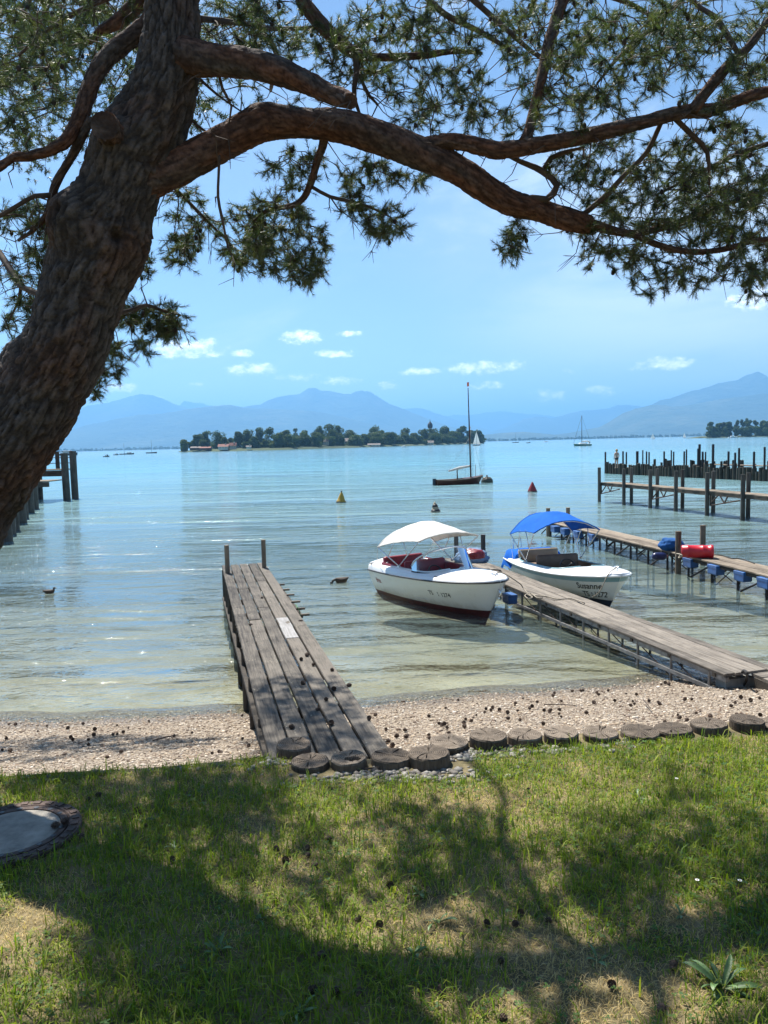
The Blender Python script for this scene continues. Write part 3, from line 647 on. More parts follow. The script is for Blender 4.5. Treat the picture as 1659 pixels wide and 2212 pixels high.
# --- palisade breakwater
w0, w1 = Vector((21.44, 73.86, 0)), Vector((29.6, 50.2, 0))
br = root('palisade_breakwater', (w0.x, w0.y, 0), 'old breakwater wall of ragged dark piles standing tight together behind the pier', 'breakwater')
wd = (w1-w0).normalized(); wnr = Vector((-wd.y, wd.x, 0)); wnr = wnr if wnr.x > 0 else -wnr
L_ = (w1-w0).length; k = 0; s_ = 0.0; rr = random.Random(4)
while s_ < L_:
    r_ = rr.uniform(.15, .21); s_ += r_*1.02; p = w0 + wd*s_ + wnr*rr.uniform(-.05, .05); top = 0.93 + rr.uniform(-.10, .08)
    if rr.random() < .1: top -= .18
    if rr.random() < .07: top += .22
    pile('pile', (p.x, p.y, -2.5), top, r_, M['palisade'], br, 9, k, 0.01, 0.05); s_ += r_*.95; k += 1
tall = [(286,278,9),(437,272,9),(463,280,8),(557,272,14),(603,263,7),(634,274,8),(655,278,8),(783,273,9),(845,264,7),(863,276,8),(952,273,9),(972,257,8),(1069,250,9),(1083,213,13),(1110,275,11),(1130,277,8),(1197,213,13),(1327,273,11),(1384,283,11),(1416,245,11),(1541,276,12),(1634,236,11)]
for i, (zx, zy, wz) in enumerate(tall):
    X_, Y_ = 1234.4 + .2559*zx, 905.2 + .2559*zy
    base = onz(X_, 1023 + (X_-1310)*0.049, 0); p = base + wnr*(0.45 + 0.9*((i*7) % 3)/2); tp = ony(X_, Y_, p.y)
    pile('pole', (tp.x, p.y, -2.5), tp.z, wz*.2559*p.y/F*0.85, M['postdark'], br, 10, i, 0.004)
for i in range(26):
    p = w0 + wd*rr.uniform(5, 20) + wnr*rr.uniform(.5, 2.2); pile('stump', (p.x, p.y, -2.5), rr.uniform(1.0, 1.45), rr.uniform(.10, .18), M['palisade'], br, 8, 200+i, 0.02, .06)
for i in range(3):
    p, q = w0 + wd*12.2 + wnr*(.6 + .28*i), w0 + wd*18.6 + wnr*(.6 + .28*i); p.z = q.z = 1.10; plank('plank', p, q, .26, .06, M['plank_far'], br, seed=90+i)
for i in range(5):
    p, q = w0 + wd*(-.2) + wnr*(.42 + .24*i), w0 + wd*9.0 + wnr*(.42 + .24*i); p.z = q.z = 0.60; plank('plank', p, q, .23, .06, M['plank_far'], br, seed=80+i)

# --- large landing stage on the left, behind the trunk
lp = root('landing_stage', (-20.9, 46.1, 0), 'big landing stage of thick round piles half hidden behind the pine trunk', 'pier')
for i, (x, y, r_) in enumerate(((-14.55,29.35,.33),(-15.6,32.0,.30),(-16.2,33.6,.22),(-17.4,36.9,.30),(-18.5,39.7,.20),(-19.9,43.2,.30),(-20.9,46.1,.22))):
    pile('pile', (x - r_*.3, y, -3.5), 1.9 + .1*(i % 3), r_, M['post'], lp, 14, i, 0.01)
pile('pile', (-22.0, 53.4, -3.6), 3.28, .25, M['post'], lp, 14, 60, 0.006); pile('pile', (-22.15, 55.2, -3.6), 3.4, .25, M['post'], lp, 14, 61, 0.006)
for x in (-24.6, -26.2): pile('pile', (x, 55.0, -3.6), 3.1, .22, M['post'], lp, 12, int(-x), 0.006)
for k in range(6): plank('plank', (-27.5, 51.4 + k*.42, 1.46), (-22.3, 51.4 + k*.42, 1.46), .36, .07, M['plank_far'], lp, seed=300+k)
for k in range(5): plank('plank', (-27.5, 54.3 + k*.36, 2.15), (-22.4, 54.3 + k*.36, 2.15), .33, .07, M['plank_far'], lp, seed=320+k)
MB().beam((-27.5, 51.3, 1.22), (-22.3, 51.3, 1.22), .2, .32).build('deck_beam', M['timberx'], lp); MB().beam((-27.5, 54.15, 1.86), (-22.4, 54.15, 1.86), .2, .4).build('deck_beam', M['timberx'], lp)
for zz in (2.55, 2.95, 3.35): MB().tube([(-27.5, 56.0, zz), (-22.6, 56.0, zz)], .035, 6).build('rail', M['steel'], lp)
for x in (-26.8, -25.2, -23.6): MB().box((x, 56.0, 2.75), (.28, .08, 1.3)).build('rail_post', M['timberx'], lp)
for k in range(46):
    p0 = lerp(Vector((-15.4, 29.2, 1.5)), Vector((-22.3, 47.0, 1.5)), k/45.0); plank('plank', p0 - Vector((4.2, 0, 0)), p0, .37, .06, M['plank_far'], lp, seed=350+k, segs=2)

# ------------------------------------------------------------------ boats
class Hull:
    def __init__(s, xs, xb, rake, beam, bst, zr, zk, full=0.36, flare=1.05, smid=.45, bowp=2.6, bowq=.62):
        s.xs, s.xb, s.rake, s.beam, s.bst, s.zr, s.zk = xs, xb, rake, beam, bst, zr, zk; s.full, s.flare, s.smid, s.bowp, s.bowq = full, flare, smid, bowp, bowq
    def b(s, t):
        if t < s.smid: k = t/s.smid; return s.bst + (s.beam - s.bst)*math.sin(k*math.pi/2)
        u = min(1.0, (t - s.smid)/(1 - s.smid)); return s.beam*max(0.0, 1 - u**s.bowp)**s.bowq
    def rail(s, t): a, m, b = s.zr; return a*(1-t)*(1-2*t) + 4*m*t*(1-t) + b*t*(2*t-1)
    def keel(s, t): return s.zk*(1 - 0.35*t**3)
    def pt(s, t, v, side=-1, out=0.0):
        p = s.full + (s.flare - s.full)*t**2.2
        y = (s.b(t) + out)*max(v, 0.0)**p; z = s.keel(t) + (s.rail(t) - s.keel(t))*v
        x = s.xs + (s.xb - s.xs)*t - (1-v)*s.rake*t**4 + (0.06*(1-v) if t < .02 else 0)
        return Vector((x, side*y, z))
    def vz(s, t, z): return (z - s.keel(t))/(s.rail(t) - s.keel(t))
    def skin(s, v0, v1, n=36, m=10, out=0.0, close=True):
        mb = MB(); T = [1 - (1 - i/n)**1.35 for i in range(n+1)]
        for side in (-1, 1):
            mb.grid([[s.pt(t, lerp(v0(t), v1(t), j/m), side, out) for j in range(m+1)] for t in T])
        if close: mb.grid([[s.pt(0, lerp(v0(0), v1(0), j/m), side, out) for j in range(m+1)] for side in (-1, 1)])
        return mb
def text_on(hull, body, s0, v0, size, mat, parent, Mw, shear=0.0, bold=0.0, align='LEFT', xs=1.0, side=-1):
    cu = bpy.data.curves.new('lettering', 'FONT'); cu.body = body; cu.size = 1.0; cu.shear = shear; cu.offset = bold; cu.align_x = align; cu.resolution_u = 3
    ob = bpy.data.objects.new('lettering_tmp', cu); C.objects.link(ob); bpy.context.view_layer.update()
    me = bpy.data.meshes.new_from_object(ob.evaluated_get(bpy.context.evaluated_depsgraph_get())); bpy.data.objects.remove(ob)
    L = hull.xb - hull.xs
    for v in me.vertices:
        t = s0 + v.co.x*size*xs/L; vv = v0 + v.co.y*size/(hull.rail(s0) - hull.keel(s0)); v.co = hull.pt(t, vv, side, 0.006)
    me.materials.clear(); o = link('lettering', me, mat, parent, Mw); return o
def boat_matrix(pos, deg, roll=0.0):
    a = RAD(deg); h = Vector((math.sin(a), -math.cos(a), 0)); pt = Vector((-h.y, h.x, 0))
    Mm = Matrix((h, pt, Vector((0,0,1)))).transposed().to_4x4(); Mm.translation = pos; return Mm
def place(mb, name, mat, rt, Mw, smooth=True): return mb.build(name, mat, rt, smooth, Mw)
def deck_parts(hull, rt, Mw, ck0, ck1, cw, crown, dh, matdeck, floor, matwall, matfloor, taper=1.0):
    """deck moulding with a cockpit opening between x = ck0 and ck1"""
    L = hull.xb - hull.xs; mb = MB()
    def cin(t):
        x = hull.xs + L*t
        if x < ck0 or x > ck1: return 0.0
        u = (x-ck0)/(ck1-ck0); e = 1 - abs(2*u-1)**6
        return min(cw*(1 - (1-taper)*u)*max(e, 0)**0.35, hull.b(t)*0.86)
    T = sorted(set([1-(1-i/60)**1.3 for i in range(61)]))
    t0, t1 = (ck0-hull.xs)/L, (ck1-hull.xs)/L
    T = sorted(T + [t0+.0005, t1-.0005]); hh = lambda t: dh[0] + (dh[1]-dh[0])*t
    def row(t, side):
        b = hull.b(t); p = hull.pt(t, 1.0, side); c = cin(t); z = hull.rail(t); r = []
        for k, (f, dz) in enumerate(((0, 0), (.02, .55), (.06, .9), (.12, 1.0))):
            r.append(Vector((p.x, side*max(b*(1-f), 0 if c == 0 else c), z + hh(t)*dz)))
        yb = b*.88
        for f in (.25, .5, .75, 1.0):
            y = yb + (c - yb)*f; y = max(y, 0); r.append(Vector((p.x, side*y, z + hh(t) + crown*(1-(y/max(yb, .01))**2)*min(1, b/.3))))
        return r
    for side in (-1, 1): mb.grid([row(t, side) for t in T])
    rr0 = row(0, -1) + row(0, 1)[::-1]; mb.add(rr0, [tuple(range(len(rr0)))])
    place(mb, 'deck', matdeck, rt, Mw)
    mb = MB(); mbr = MB(); TT = [t for t in T if t0 <= t <= t1]
    for side in (-1, 1):
        mb.grid([[row(t, side)[-1], Vector((row(t, side)[-1].x, side*max(cin(t)-.03, 0.0), floor))] for t in TT])
        mbr.tube([row(t, side)[-1] + Vector((0, 0, .008)) for t in TT], .016, 6)
    place(mb, 'cockpit_lining', matwall, rt, Mw)
    mb = MB().grid([[Vector((row(t, 1)[-1].x, sd_*max(cin(t)-.03, 0), floor)) for sd_ in (-1, 1)] for t in TT]); place(mb, 'cockpit_floor', matfloor, rt, Mw)
    return mbr, row
def cushion(x0, x1, y0, y1, z0, z1, r=.03, n=4):
    """soft-edged block"""
    mb = MB(); v = []; K = 20
    def ring(ins, z):
        pts = []
        for k in range(K):
            a = 2*math.pi*k/K; ca, sa = math.cos(a), math.sin(a); e = .35
            pts.append(Vector(((x0+x1)/2 + ((x1-x0)/2-ins)*math.copysign(abs(ca)**e, ca), (y0+y1)/2 + ((y1-y0)/2-ins)*math.copysign(abs(sa)**e, sa), z)))
        return pts
    rows = [ring(r, z0), ring(0, z0+r), ring(0, z1-r), ring(r*.4, z1-r*.3), ring(r*1.4, z1)]
    for q in rows: v += q
    f = [(i*K+k, i*K+(k+1) % K, (i+1)*K+(k+1) % K, (i+1)*K+k) for i in range(4) for k in range(K)] + [tuple(range(K))[::-1], tuple(4*K+k for k in range(K))]
    return mb.add(v, f)
def bimini(rt, Mw, xr, xf, wc, zc, zm, xp, zp, mat, wp=.70, seed=0):
    """canvas sun top on bent tubes; zc = corner heights (rear, front), zm = centre heights (rear, mid, front)"""
    def P(t, y):
        c = lerp(zc[0], zc[1], t) + .10*t*(1-t)*2; m_ = zm[0]*(1-t)*(1-2*t) + 4*zm[1]*t*(1-t) + zm[2]*t*(2*t-1)
        wr = .012*noise.noise(Vector((t*5, y*6, seed)))+.008*noise.noise(Vector((t*14, y*15, seed)))
        z = c + (m_-c)*(1-abs(y)**2.1) + wr; sag = -.035*math.sin(math.pi*((t*2) % 1))*(1-abs(y))
        return Vector((lerp(xr, xf, t) + .05*(1-abs(y))*(t-.5), y*wc, z + sag))
    n, m = 24, 28; mb = MB(); mb.grid([[P(i/n, -1+2*j/m) for j in range(m+1)] for i in range(n+1)])
    mb.grid([[P(i/n, -1+2*j/m) - Vector((0,0,.006)) for j in range(m+1)] for i in range(n+1)])
    top = place(mb, 'canopy', mat, rt, Mw)
    hem = MB(); hem.tube([P(0, -1+2*j/m) for j in range(m+1)], .014, 6); hem.tube([P(1, -1+2*j/m) for j in range(m+1)], .014, 6)
    for y in (-1, 1): hem.tube([P(i/n, y) for i in range(n+1)], .010, 5)
    place(hem, 'hem', mat, top, Mw)
    for t in (0.02, 0.98):
        pts = [Vector((xp, -wp, zp))] + [P(t, -1+2*j/m) - Vector((0,0,.02)) for j in range(0, m+1)] + [Vector((xp, wp, zp))]
        place(MB().tube(pts, .013, 8), 'canopy_bow', M['chrome'], rt, Mw)
    for side in (-1, 1):
        a = lerp(Vector((xp, side*wp, zp)), P(0.02, side), .5)
        place(MB().tube([a, P(.40, side*.97)], .011, 6), 'canopy_strut', M['chrome'], rt, Mw)
        a = lerp(Vector((xp, side*wp, zp)), P(0.98, side), .45)
        place(MB().tube([a, P(.62, side*.97)], .011, 6), 'canopy_strut', M['chrome'], rt, Mw)
        place(MB().tube([P(0, side), Vector((xr - .25, side*wp*.9, zp - .12))], .004, 5), 'strap', M['whitepaint'], rt, Mw)
        place(MB().box((xp, side*wp, zp-.01), (.07, .04, .03)), 'canopy_hinge', M['chrome'], rt, Mw, False)
def steering(rt, Mw, c, r, tilt, mat):
    R_ = Matrix.Rotation(tilt, 3, 'Y'); mb = MB(); c = Vector(c)
    mb.tube([c + R_ @ Vector((0, r*math.cos(a), r*math.sin(a))) for a in np.linspace(0, 2*math.pi, 25)], .013, 6, False)
    for a in (.5, 2.6, 4.7): mb.tube([c, c + R_ @ Vector((0, r*math.cos(a), r*math.sin(a)))], .010, 5)
    mb.tube([c, c + R_ @ Vector((.22, 0, 0))], .022, 8); place(mb, 'steering_wheel', mat, rt, Mw)
def cleat(c, ax=0.0, k=1.0):
    mb = MB(); c = Vector(c); R_ = Matrix.Rotation(ax, 3, 'Z')
    mb.tube([c + R_ @ Vector((-.07*k, 0, .035*k)), c + R_ @ Vector((-.03*k, 0, .045*k)), c + R_ @ Vector((.03*k, 0, .045*k)), c + R_ @ Vector((.07*k, 0, .035*k))], .010*k, 6)
    for s in (-.025*k, .025*k): mb.tube([c + R_ @ Vector((s, 0, -.005)), c + R_ @ Vector((s, 0, .045*k))], .009*k, 6)
    return mb

# --- white motorboat with red seats
B1 = boat_matrix(Vector((1.93, 14.77, 0)), 31.0)
r1 = root('motorboat', (1.0, 16.4, 0), 'white motorboat with red seats, curved windscreen and white canvas sun top', 'motorboat')
h1 = Hull(-3.45, 0.47, 0.47, .80, .64, (.54, .63, .735), -.28, bowp=2.9, bowq=.60)
bz = lambda t: .085 + .05*t
place(h1.skin(lambda t: h1.vz(t, bz(t)), lambda t: 1.0), 'hull', M['gel'], r1, B1)
place(h1.skin(lambda t: 0.0, lambda t: h1.vz(t, bz(t)-.001)), 'hull_bottom', M['antifoul'], r1, B1)
rail = MB()
rail.tube([h1.pt(1-(1-i/50)**1.4, 1.0, -1, .012) for i in range(51)] , .017, 8); rail.tube([h1.pt(1-(1-i/50)**1.4, 1.0, 1, .012) for i in range(51)], .017, 8); rail.tube([h1.pt(0, 1.0, -1, .012) + Vector((-.01,0,0)), h1.pt(0, 1.0, 1, .012) + Vector((-.01,0,0))], .017, 8)
place(rail, 'rub_rail', M['blackrub'], r1, B1)
cap, row1 = deck_parts(h1, r1, B1, -3.0, -.98, .60, .07, (.165, .035), M['deckwhite'], .16, M['cream'], M['cream'])
place(cap, 'coaming', M['deckwhite'], r1, B1)
zs = .80
for nm, (x0, x1_) in (('rear', (-2.90, -2.42)), ('front', (-2.02, -1.58))):
    st = place(cushion(x0, x1_, -.50, .50, .17, .46), 'seat_base', M['cream'], r1, B1)
    place(cushion(x0-.01, x1_+.02, -.51, .51, .45, .54, .03), 'seat_cushion', M['redvinyl'], r1, B1)
    bk = cushion(-.06, .06, -.52, .52, 0, .36, .04)
    Tm = Matrix.Translation((x0-.01, 0, .52)) @ Matrix.Rotation(-.16, 4, 'Y'); bk.v = [Tm @ p for p in bk.v]; place(bk, 'seat_back', M['redvinyl'], r1, B1)
for s in (-1, 1): place(cushion(-2.92, -1.35, s*.585-.025, s*.585+.025, .50, .775, .02), 'side_padding', M['redvinyl'], r1, B1)
place(MB().box((-1.12, 0, .52), (.10, 1.0, .40)), 'dashboard', M['cream'], r1, B1, False)
steering(r1, B1, (-1.33, -.24, .70), .17, -.5, M['blackrub'])
# wrap-round windscreen: sill, pane, top tube
def ws(a, lvl):
    x = -1.62 + (.86 if lvl == 0 else .62)*math.cos(a)**.75 - (.0 if lvl == 0 else .06); y = (.66 if lvl == 0 else .63)*math.sin(a)
    return Vector((x, y, .765 - .03*abs(math.sin(a)) + (0 if lvl == 0 else .46*math.cos(a)**.45 + .03)))
A_ = list(np.linspace(-math.pi/2+.02, math.pi/2-.02, 37))
pane = MB().grid([[lerp(ws(a, 0), ws(a, 1), j/6) for j in range(7)] for a in A_]); wsp = place(pane, 'windscreen', M['glass'], r1, B1)
place(MB().tube([ws(a, 1) for a in A_], .019, 8), 'frame', M['chrome'], wsp, B1); place(MB().tube([ws(a, 0) for a in A_], .024, 8), 'seal', M['blackrub'], wsp, B1)
place(MB().lathe([(0,0),(.03,0),(.032,.012),(.02,.02),(0,.022)], 14, (-.10, .18, .80)), 'deck_filler_cap', M['blackrub'], r1, B1)
place(MB().tube([(.44,-.02,.60),(.47,0,.50),(.44,.02,.40)], .014, 6), 'bow_eye', M['chrome'], r1, B1)
bimini(r1, B1, -2.80, -1.16, .76, (1.13, 1.41), (1.48, 1.72, 1.53), -2.02, .80, M['whitecanvas'], .70, 1)
place(cleat((.28, 0, .82), 0.2, 1.2), 'cleat', M['chrome'], r1, B1); place(cleat((-.72, -.66, .72), 0, .8), 'cleat', M['blackrub'], r1, B1); place(cleat((-3.30, -.60, .66), 1.2, 1.1), 'cleat', M['blackrub'], r1, B1)
text_on(h1, 'TS', .625, .66, .13, M['paint_black'], r1, B1, bold=.008); text_on(h1, '1274', .715, .635, .13, M['paint_black'], r1, B1, bold=.008)
text_on(h1, '8\n8', .693, .70, .055, M['paint_black'], r1, B1, bold=.01)
text_on(h1, 'fritz', .085, .70, .15, M['paint_red'], r1, B1, bold=.012, xs=1.0)

# --- white motorboat with blue sun top
B2 = boat_matrix(Vector((4.48, 15.44, 0)), 13.0)
r2 = root('motorboat', (4.0, 17.6, 0), 'white motorboat with brown seats, bright blue sun top and blue stern cover', 'motorboat')
h2 = Hull(-3.95, 0.58, 0.56, .80, .62, (.46, .51, .70), -.28, bowp=2.7, bowq=.62)
bz2 = lambda t: .10 + .05*t
place(h2.skin(lambda t: h2.vz(t, bz2(t)), lambda t: 1.0), 'hull', M['gel'], r2, B2)
place(h2.skin(lambda t: 0.0, lambda t: h2.vz(t, bz2(t)-.001)), 'hull_bottom', M['darkboot'], r2, B2)
place(h2.skin(lambda t: .86, lambda t: .97, m=2, out=.004, close=False), 'sheer_stripe', M['teal'], r2, B2)
rail = MB()
for sd_ in (-1, 1): rail.tube([h2.pt(1-(1-i/50)**1.4, 1.0, sd_, .012) for i in range(51)], .022, 8)
rail.tube([h2.pt(0, 1.0, -1, .012), h2.pt(0, 1.0, 1, .012)], .022, 8); place(rail, 'rub_rail', M['gel'], r2, B2)
cap2, row2 = deck_parts(h2, r2, B2, -3.35, -.85, .62, .06, (.07, .05), M['deckwhite'], .12, M['tan'], M['tan'])
place(cap2, 'coaming', M['teal'], r2, B2)
for (x0, x1_) in ((-3.25, -2.75), (-2.2, -1.75)):
    place(cushion(x0, x1_, -.50, .50, .13, .36), 'seat_base', M['tan'], r2, B2); place(cushion(x0, x1_+.02, -.51, .51, .35, .45, .03), 'seat_cushion', M['tan'], r2, B2)
    bk = cushion(-.05, .05, -.52, .52, 0, .34, .04); Tm = Matrix.Translation((x0, 0, .42)) @ Matrix.Rotation(-.14, 4, 'Y'); bk.v = [Tm @ p for p in bk.v]; place(bk, 'seat_back', M['sand'] if x0 < -3 else M['tan'], r2, B2)
place(MB().box((-1.02, 0, .44), (.10, 1.0, .32)), 'dashboard', M['tan'], r2, B2, False)
steering(r2, B2, (-1.25, -.22, .62), .18, -.5, M['blackrub'])
place(cushion(-1.15, -1.02, .15, .38, .50, .62, .03), 'instrument_pod', M['bluebox'], r2, B2)
bimini(r2, B2, -3.10, -1.72, .80, (1.17, 1.34), (1.64, 1.74, 1.58), -2.42, .62, M['bluecanvas'], .70, 9)
place(cleat((.40, 0, .80), 0.3, 1.3), 'cleat', M['chrome'], r2, B2)
text_on(h2, 'Susanne', .815, .67, .185, M['paint_black'], r2, B2, shear=.12, bold=.016, xs=1.05); text_on(h2, 'TS', .835, .46, .17, M['paint_black'], r2, B2, bold=.012); text_on(h2, '1272', .905, .46, .17, M['paint_black'], r2, B2, bold=.012)
text_on(h2, '8\n8', .889, .52, .07, M['paint_black'], r2, B2, bold=.012)
# folded cover over the stern
mb = MB(); G = []
for i in range(13):
    rowp = []
    for j in range(21):
        u, y = i/12, -1+2*j/20; x = -4.02 + u*.75; e = abs(y)
        z = .66 + .05*math.sin(u*3) + .03*noise.noise(Vector((x*6, y*5, 3))) - (.38*(e-.78)/.22 if e > .78 else 0) - (.30*(1-u*6) if u < .16 else 0)
        rowp.append(Vector((x + .02*noise.noise(Vector((y*7, u*4, 1))), y*.72, z)))
    G.append(rowp)
place(mb.grid(G), 'stern_cover', M['bluecanvas'], r2, B2)
place(MB().tube([(-3.98,-.35,.6),(-4.0,-.35,.92),(-4.0,-.15,.95),(-3.98,-.13,.6)], .013, 6), 'boarding_rail', M['chrome'], r2, B2)

# ropes, covers and other small gear on the jetties
def rope(name, pts, r, mat, label, cat='rope', sub=6, group=None):
    P = [Vector(p) for p in pts]; out = []
    for i in range(len(P)-1):
        p0, p1, p2, p3 = P[max(i-1, 0)], P[i], P[i+1], P[min(i+2, len(P)-1)]
        for k in range(sub):
            t = k/sub; out.append(.5*((2*p1) + (p2-p0)*t + (2*p0-5*p1+4*p2-p3)*t*t + (3*p1-p0-3*p2+p3)*t**3))
    out.append(P[-1]); o = MB().tube(out, r, 6).build(name, mat, None, True); return tag(o, label, cat, group)
bow1 = B1 @ Vector((.28, 0, .86)); bow2 = B2 @ Vector((.40, 0, .85))
rope('mooring_rope', [bow1, bow1 + Vector((.2, .25, -.02)), onz(1122, 1260, .60), onz(1130, 1270, .50), onz(1141, 1283, .435)], .011, M['rope'], 'mooring rope from the bow of the red-seated motorboat to the jetty')
rope('mooring_rope', [bow2, bow2 + Vector((-.20, -.12, -.12)), B2 @ Vector((.42,-.42,.35)), B2 @ Vector((.1,-.62,.16)), onz(1262, 1302, .43), onz(1235, 1293, .425), onz(1205, 1294, .425), onz(1180, 1288, .425), onz(1150, 1286, .425), onz(1143, 1283, .43)], .010, M['rope'], 'mooring rope from the blue-topped motorboat lying along the jetty boards')
rope('mooring_rope', [onz(1139, 1284, .43), onz(1150, 1290, .425), onz(1141, 1293, .425), onz(1134, 1286, .44), onz(1147, 1282, .43), onz(1160, 1291, .425), onz(1172, 1291, .425)], .011, M['rope'], 'tangle of rope heaped round a cleat on the jetty edge')
rope('coiled_hose', [onz(1070 + 13*math.cos(a*1.9), 1234 + 4*math.sin(a*1.9), .43 + .008*a) for a in range(14)], .014, M['darkrope'], 'dark coiled hose lying on the jetty beside the motorboat bow', 'hose')
rope('loose_rope', [onz(1540, 1198, .51), onz(1560, 1200, .51), onz(1580, 1206, .51), onz(1600, 1207, .51), onz(1630, 1217, .51)], .012, M['darkrope'], 'dark rope lying loose on the jetty past the red barrel')
rope('loose_rope', [onz(1470, 1198, .51), onz(1466, 1205, .45), onz(1474, 1200, .60), onz(1462, 1196, .58), onz(1460, 1203, .5)], .014, M['rope'], 'pale rope wound round the jetty post beside the red barrel')
rope('hose', [onz(1603, 1452, .44), onz(1607, 1448, .46), onz(1613, 1452, .50), onz(1614, 1458, .46), onz(1612, 1470, .30), onz(1606, 1484, .16), onz(1612, 1497, .17), onz(1630, 1508, .19), onz(1659, 1516, .24), onz(1700, 1525, .28)], .016, M['darkrope'], 'dark hose curving from the landing box down over the gravel', 'hose')
p = onz(1587, 1482, .15); mb = MB().box((p.x, p.y, zground(p.x, p.y)+.06), (.42, .22, .16), Matrix.Rotation(.2, 3, 'Z')); o = mb.build('concrete_block', plain('pale_concrete', (.42,.41,.37), .9, 0, .2, 12, .4)); bv = o.modifiers.new('bevel', 'BEVEL'); bv.width = .015; bv.segments = 2
tag(o, 'pale concrete block on the gravel under the end of the low jetty', 'block')
# red barrel lying on the third jetty
ax = Vector((.96, -.28, 0)).normalized(); c0 = onz(1472, 1192, .64); brl = root('barrel', (c0.x+.3, c0.y, .5), 'red plastic barrel lying on its side on the jetty with box fenders', 'barrel')
Rb = Matrix((Vector((0,0,1)), ax.cross(Vector((0,0,1))).normalized()*-1, ax)).transposed(); cc0 = Vector((c0.x, c0.y, .655))
mb = MB(); prof = [(.0, .0), (.135, .0), (.148, .015), (.150, .12), (.156, .13), (.156, .16), (.150, .17), (.150, .45), (.157, .46), (.157, .49), (.150, .50), (.150, .62), (.163, .63), (.163, .70), (.150, .705), (.140, .70), (.136, .30), (.0, .28)]
mb.lathe(prof, 28, cc0, Rb); mb.build('shell', M['redplastic'], brl, True)
for k, (a0_, zz) in enumerate(((-.15, .27), (.12, .27), (-.02, .40))):
    pts = [cc0 + Rb @ Vector((.1515*math.cos(a), .1515*math.sin(a), zz + dz)) for a, dz in ((a0_+2.2, 0), (a0_+2.28, .02), (a0_+2.36, 0), (a0_+2.42, .02))]; MB().tube(pts, .006, 5).build('white_mark', M['whitepaint'], brl)
# blue tarpaulin bundle
def bundle(name, c, dim, mat, label, cat, seed):
    bm = bmesh.new(); bmesh.ops.create_icosphere(bm, subdivisions=4, radius=1.0)
    for v in bm.verts:
        n_ = noise.fractal(v.co*1.7 + Vector((seed, 0, 0)), .7, 2.0, 4)*.22; v.co *= (1+n_); v.co = Vector((v.co.x*dim[0], v.co.y*dim[1], max(v.co.z*dim[2], -dim[2]*.72)))
    me = bpy.data.meshes.new(name); bm.to_mesh(me); bm.free(); o = link(name, me, mat, None, Matrix.Translation(c), True); return tag(o, label, cat)
c_ = onz(1450, 1190, .5); bundle('tarpaulin_bundle', (c_.x+.05, c_.y+.12, .64), (.30, .24, .19), M['bluetarp'], 'crumpled dark blue tarpaulin bundle beside the red barrel', 'tarpaulin', 2)
c_ = onz(1020, 1206, .5); bundle('tarpaulin_bundle', (c_.x, c_.y+.1, .50), (.42, .26, .24), M['greytarp'], 'blue-grey tarpaulin heap at the far end of the jetty behind the windscreen', 'tarpaulin', 5)
c_ = onz(1025, 1194, .8); bundle('red_fender', (c_.x, c_.y+.12, .74), (.27, .16, .14), M['redvinyl'], 'dark red fender lying on the blue-grey tarpaulin heap', 'fender', 9)
c_ = onz(1424, 1200, .42); fr_ = root('cylinder_fender', (c_.x, c_.y, .38), 'navy cylinder fender hanging at the side of the jetty near the tarpaulin', 'fender')
fa = Vector((.9, .3, -.05)).normalized(); Rf = Matrix((fa.cross(Vector((0,0,1))).normalized(), fa.cross(fa.cross(Vector((0,0,1)))).normalized(), fa)).transposed()
MB().lathe([(.0,-.21),(.05,-.20),(.09,-.15),(.10,-.08),(.10,.08),(.09,.15),(.05,.20),(.0,.21)], 16, (c_.x, c_.y, .40), Rf).build('body', M['navy'], fr_, True)
MB().lathe([(.0,.20),(.03,.205),(.035,.25),(.0,.26)], 10, (c_.x, c_.y, .40), Rf).build('end_eye', plain('faded_pink_plastic', (.45,.16,.15), .6), fr_, True)
MB().tube([Vector((c_.x, c_.y, .40)) + fa*.25, Vector((c_.x+.35, c_.y+.15, .52))], .008, 5).build('lanyard', M['rope'], fr_)

# ------------------------------------------------------------------ log edging
m, t, b, o = material('log_end_grain')
co = t.n('ShaderNodeTexCoord').outputs['Object']; s_ = t.n('ShaderNodeSeparateXYZ'); t.put(s_.inputs[0], co); inf = t.n('ShaderNodeObjectInfo').outputs['Random']
rad_ = t.math('SQRT', t.math('ADD', t.math('POWER', s_.outputs[0], 2.0), t.math('POWER', s_.outputs[1], 2.0)))
wob = t.noise(t.vmath('ADD', co, t.comb(inf, inf, inf)), 9.0, 3.0)
rings = t.math('SINE', t.math('ADD', t.math('MULTIPLY', rad_, 420.0), t.math('MULTIPLY', wob, 14.0)))
angv = t.math('ARCTAN2', s_.outputs[1], s_.outputs[0])
rays = t.noise(t.comb(t.math('MULTIPLY', angv, 9.0), t.math('MULTIPLY', rad_, 4.0), inf), 1.6, 4.0, 0.7)
fac = t.math('ADD', t.math('MULTIPLY', rings, 0.07), t.math('ADD', t.math('MULTIPLY', rays, 0.55), t.math('MULTIPLY', t.noise(co, 7.0, 5.0, 0.65), 0.5)))
fac = t.math('ADD', fac, t.math('MULTIPLY', t.math('SUBTRACT', inf, 0.5), 0.18))
t.put(b.inputs['Base Color'], t.ramp(fac, [(0.34, (0.030,0.024,0.019)), (0.52, (0.105,0.083,0.062)), (0.70, (0.24,0.195,0.15))]))
b.inputs['Roughness'].default_value = 0.9; b.inputs['Specular IOR Level'].default_value = 0.2; t.put(b.inputs['Normal'], t.bump(t.math('ADD', t.math('MULTIPLY', rings, 0.2), rays), 0.6, 0.008)); M['endgrain'] = m
M['logside'] = wood('log_side', (0.020,0.015,0.011), (0.13,0.10,0.072), axis='Z', gx=1.5, gy=22, bump=0.9)
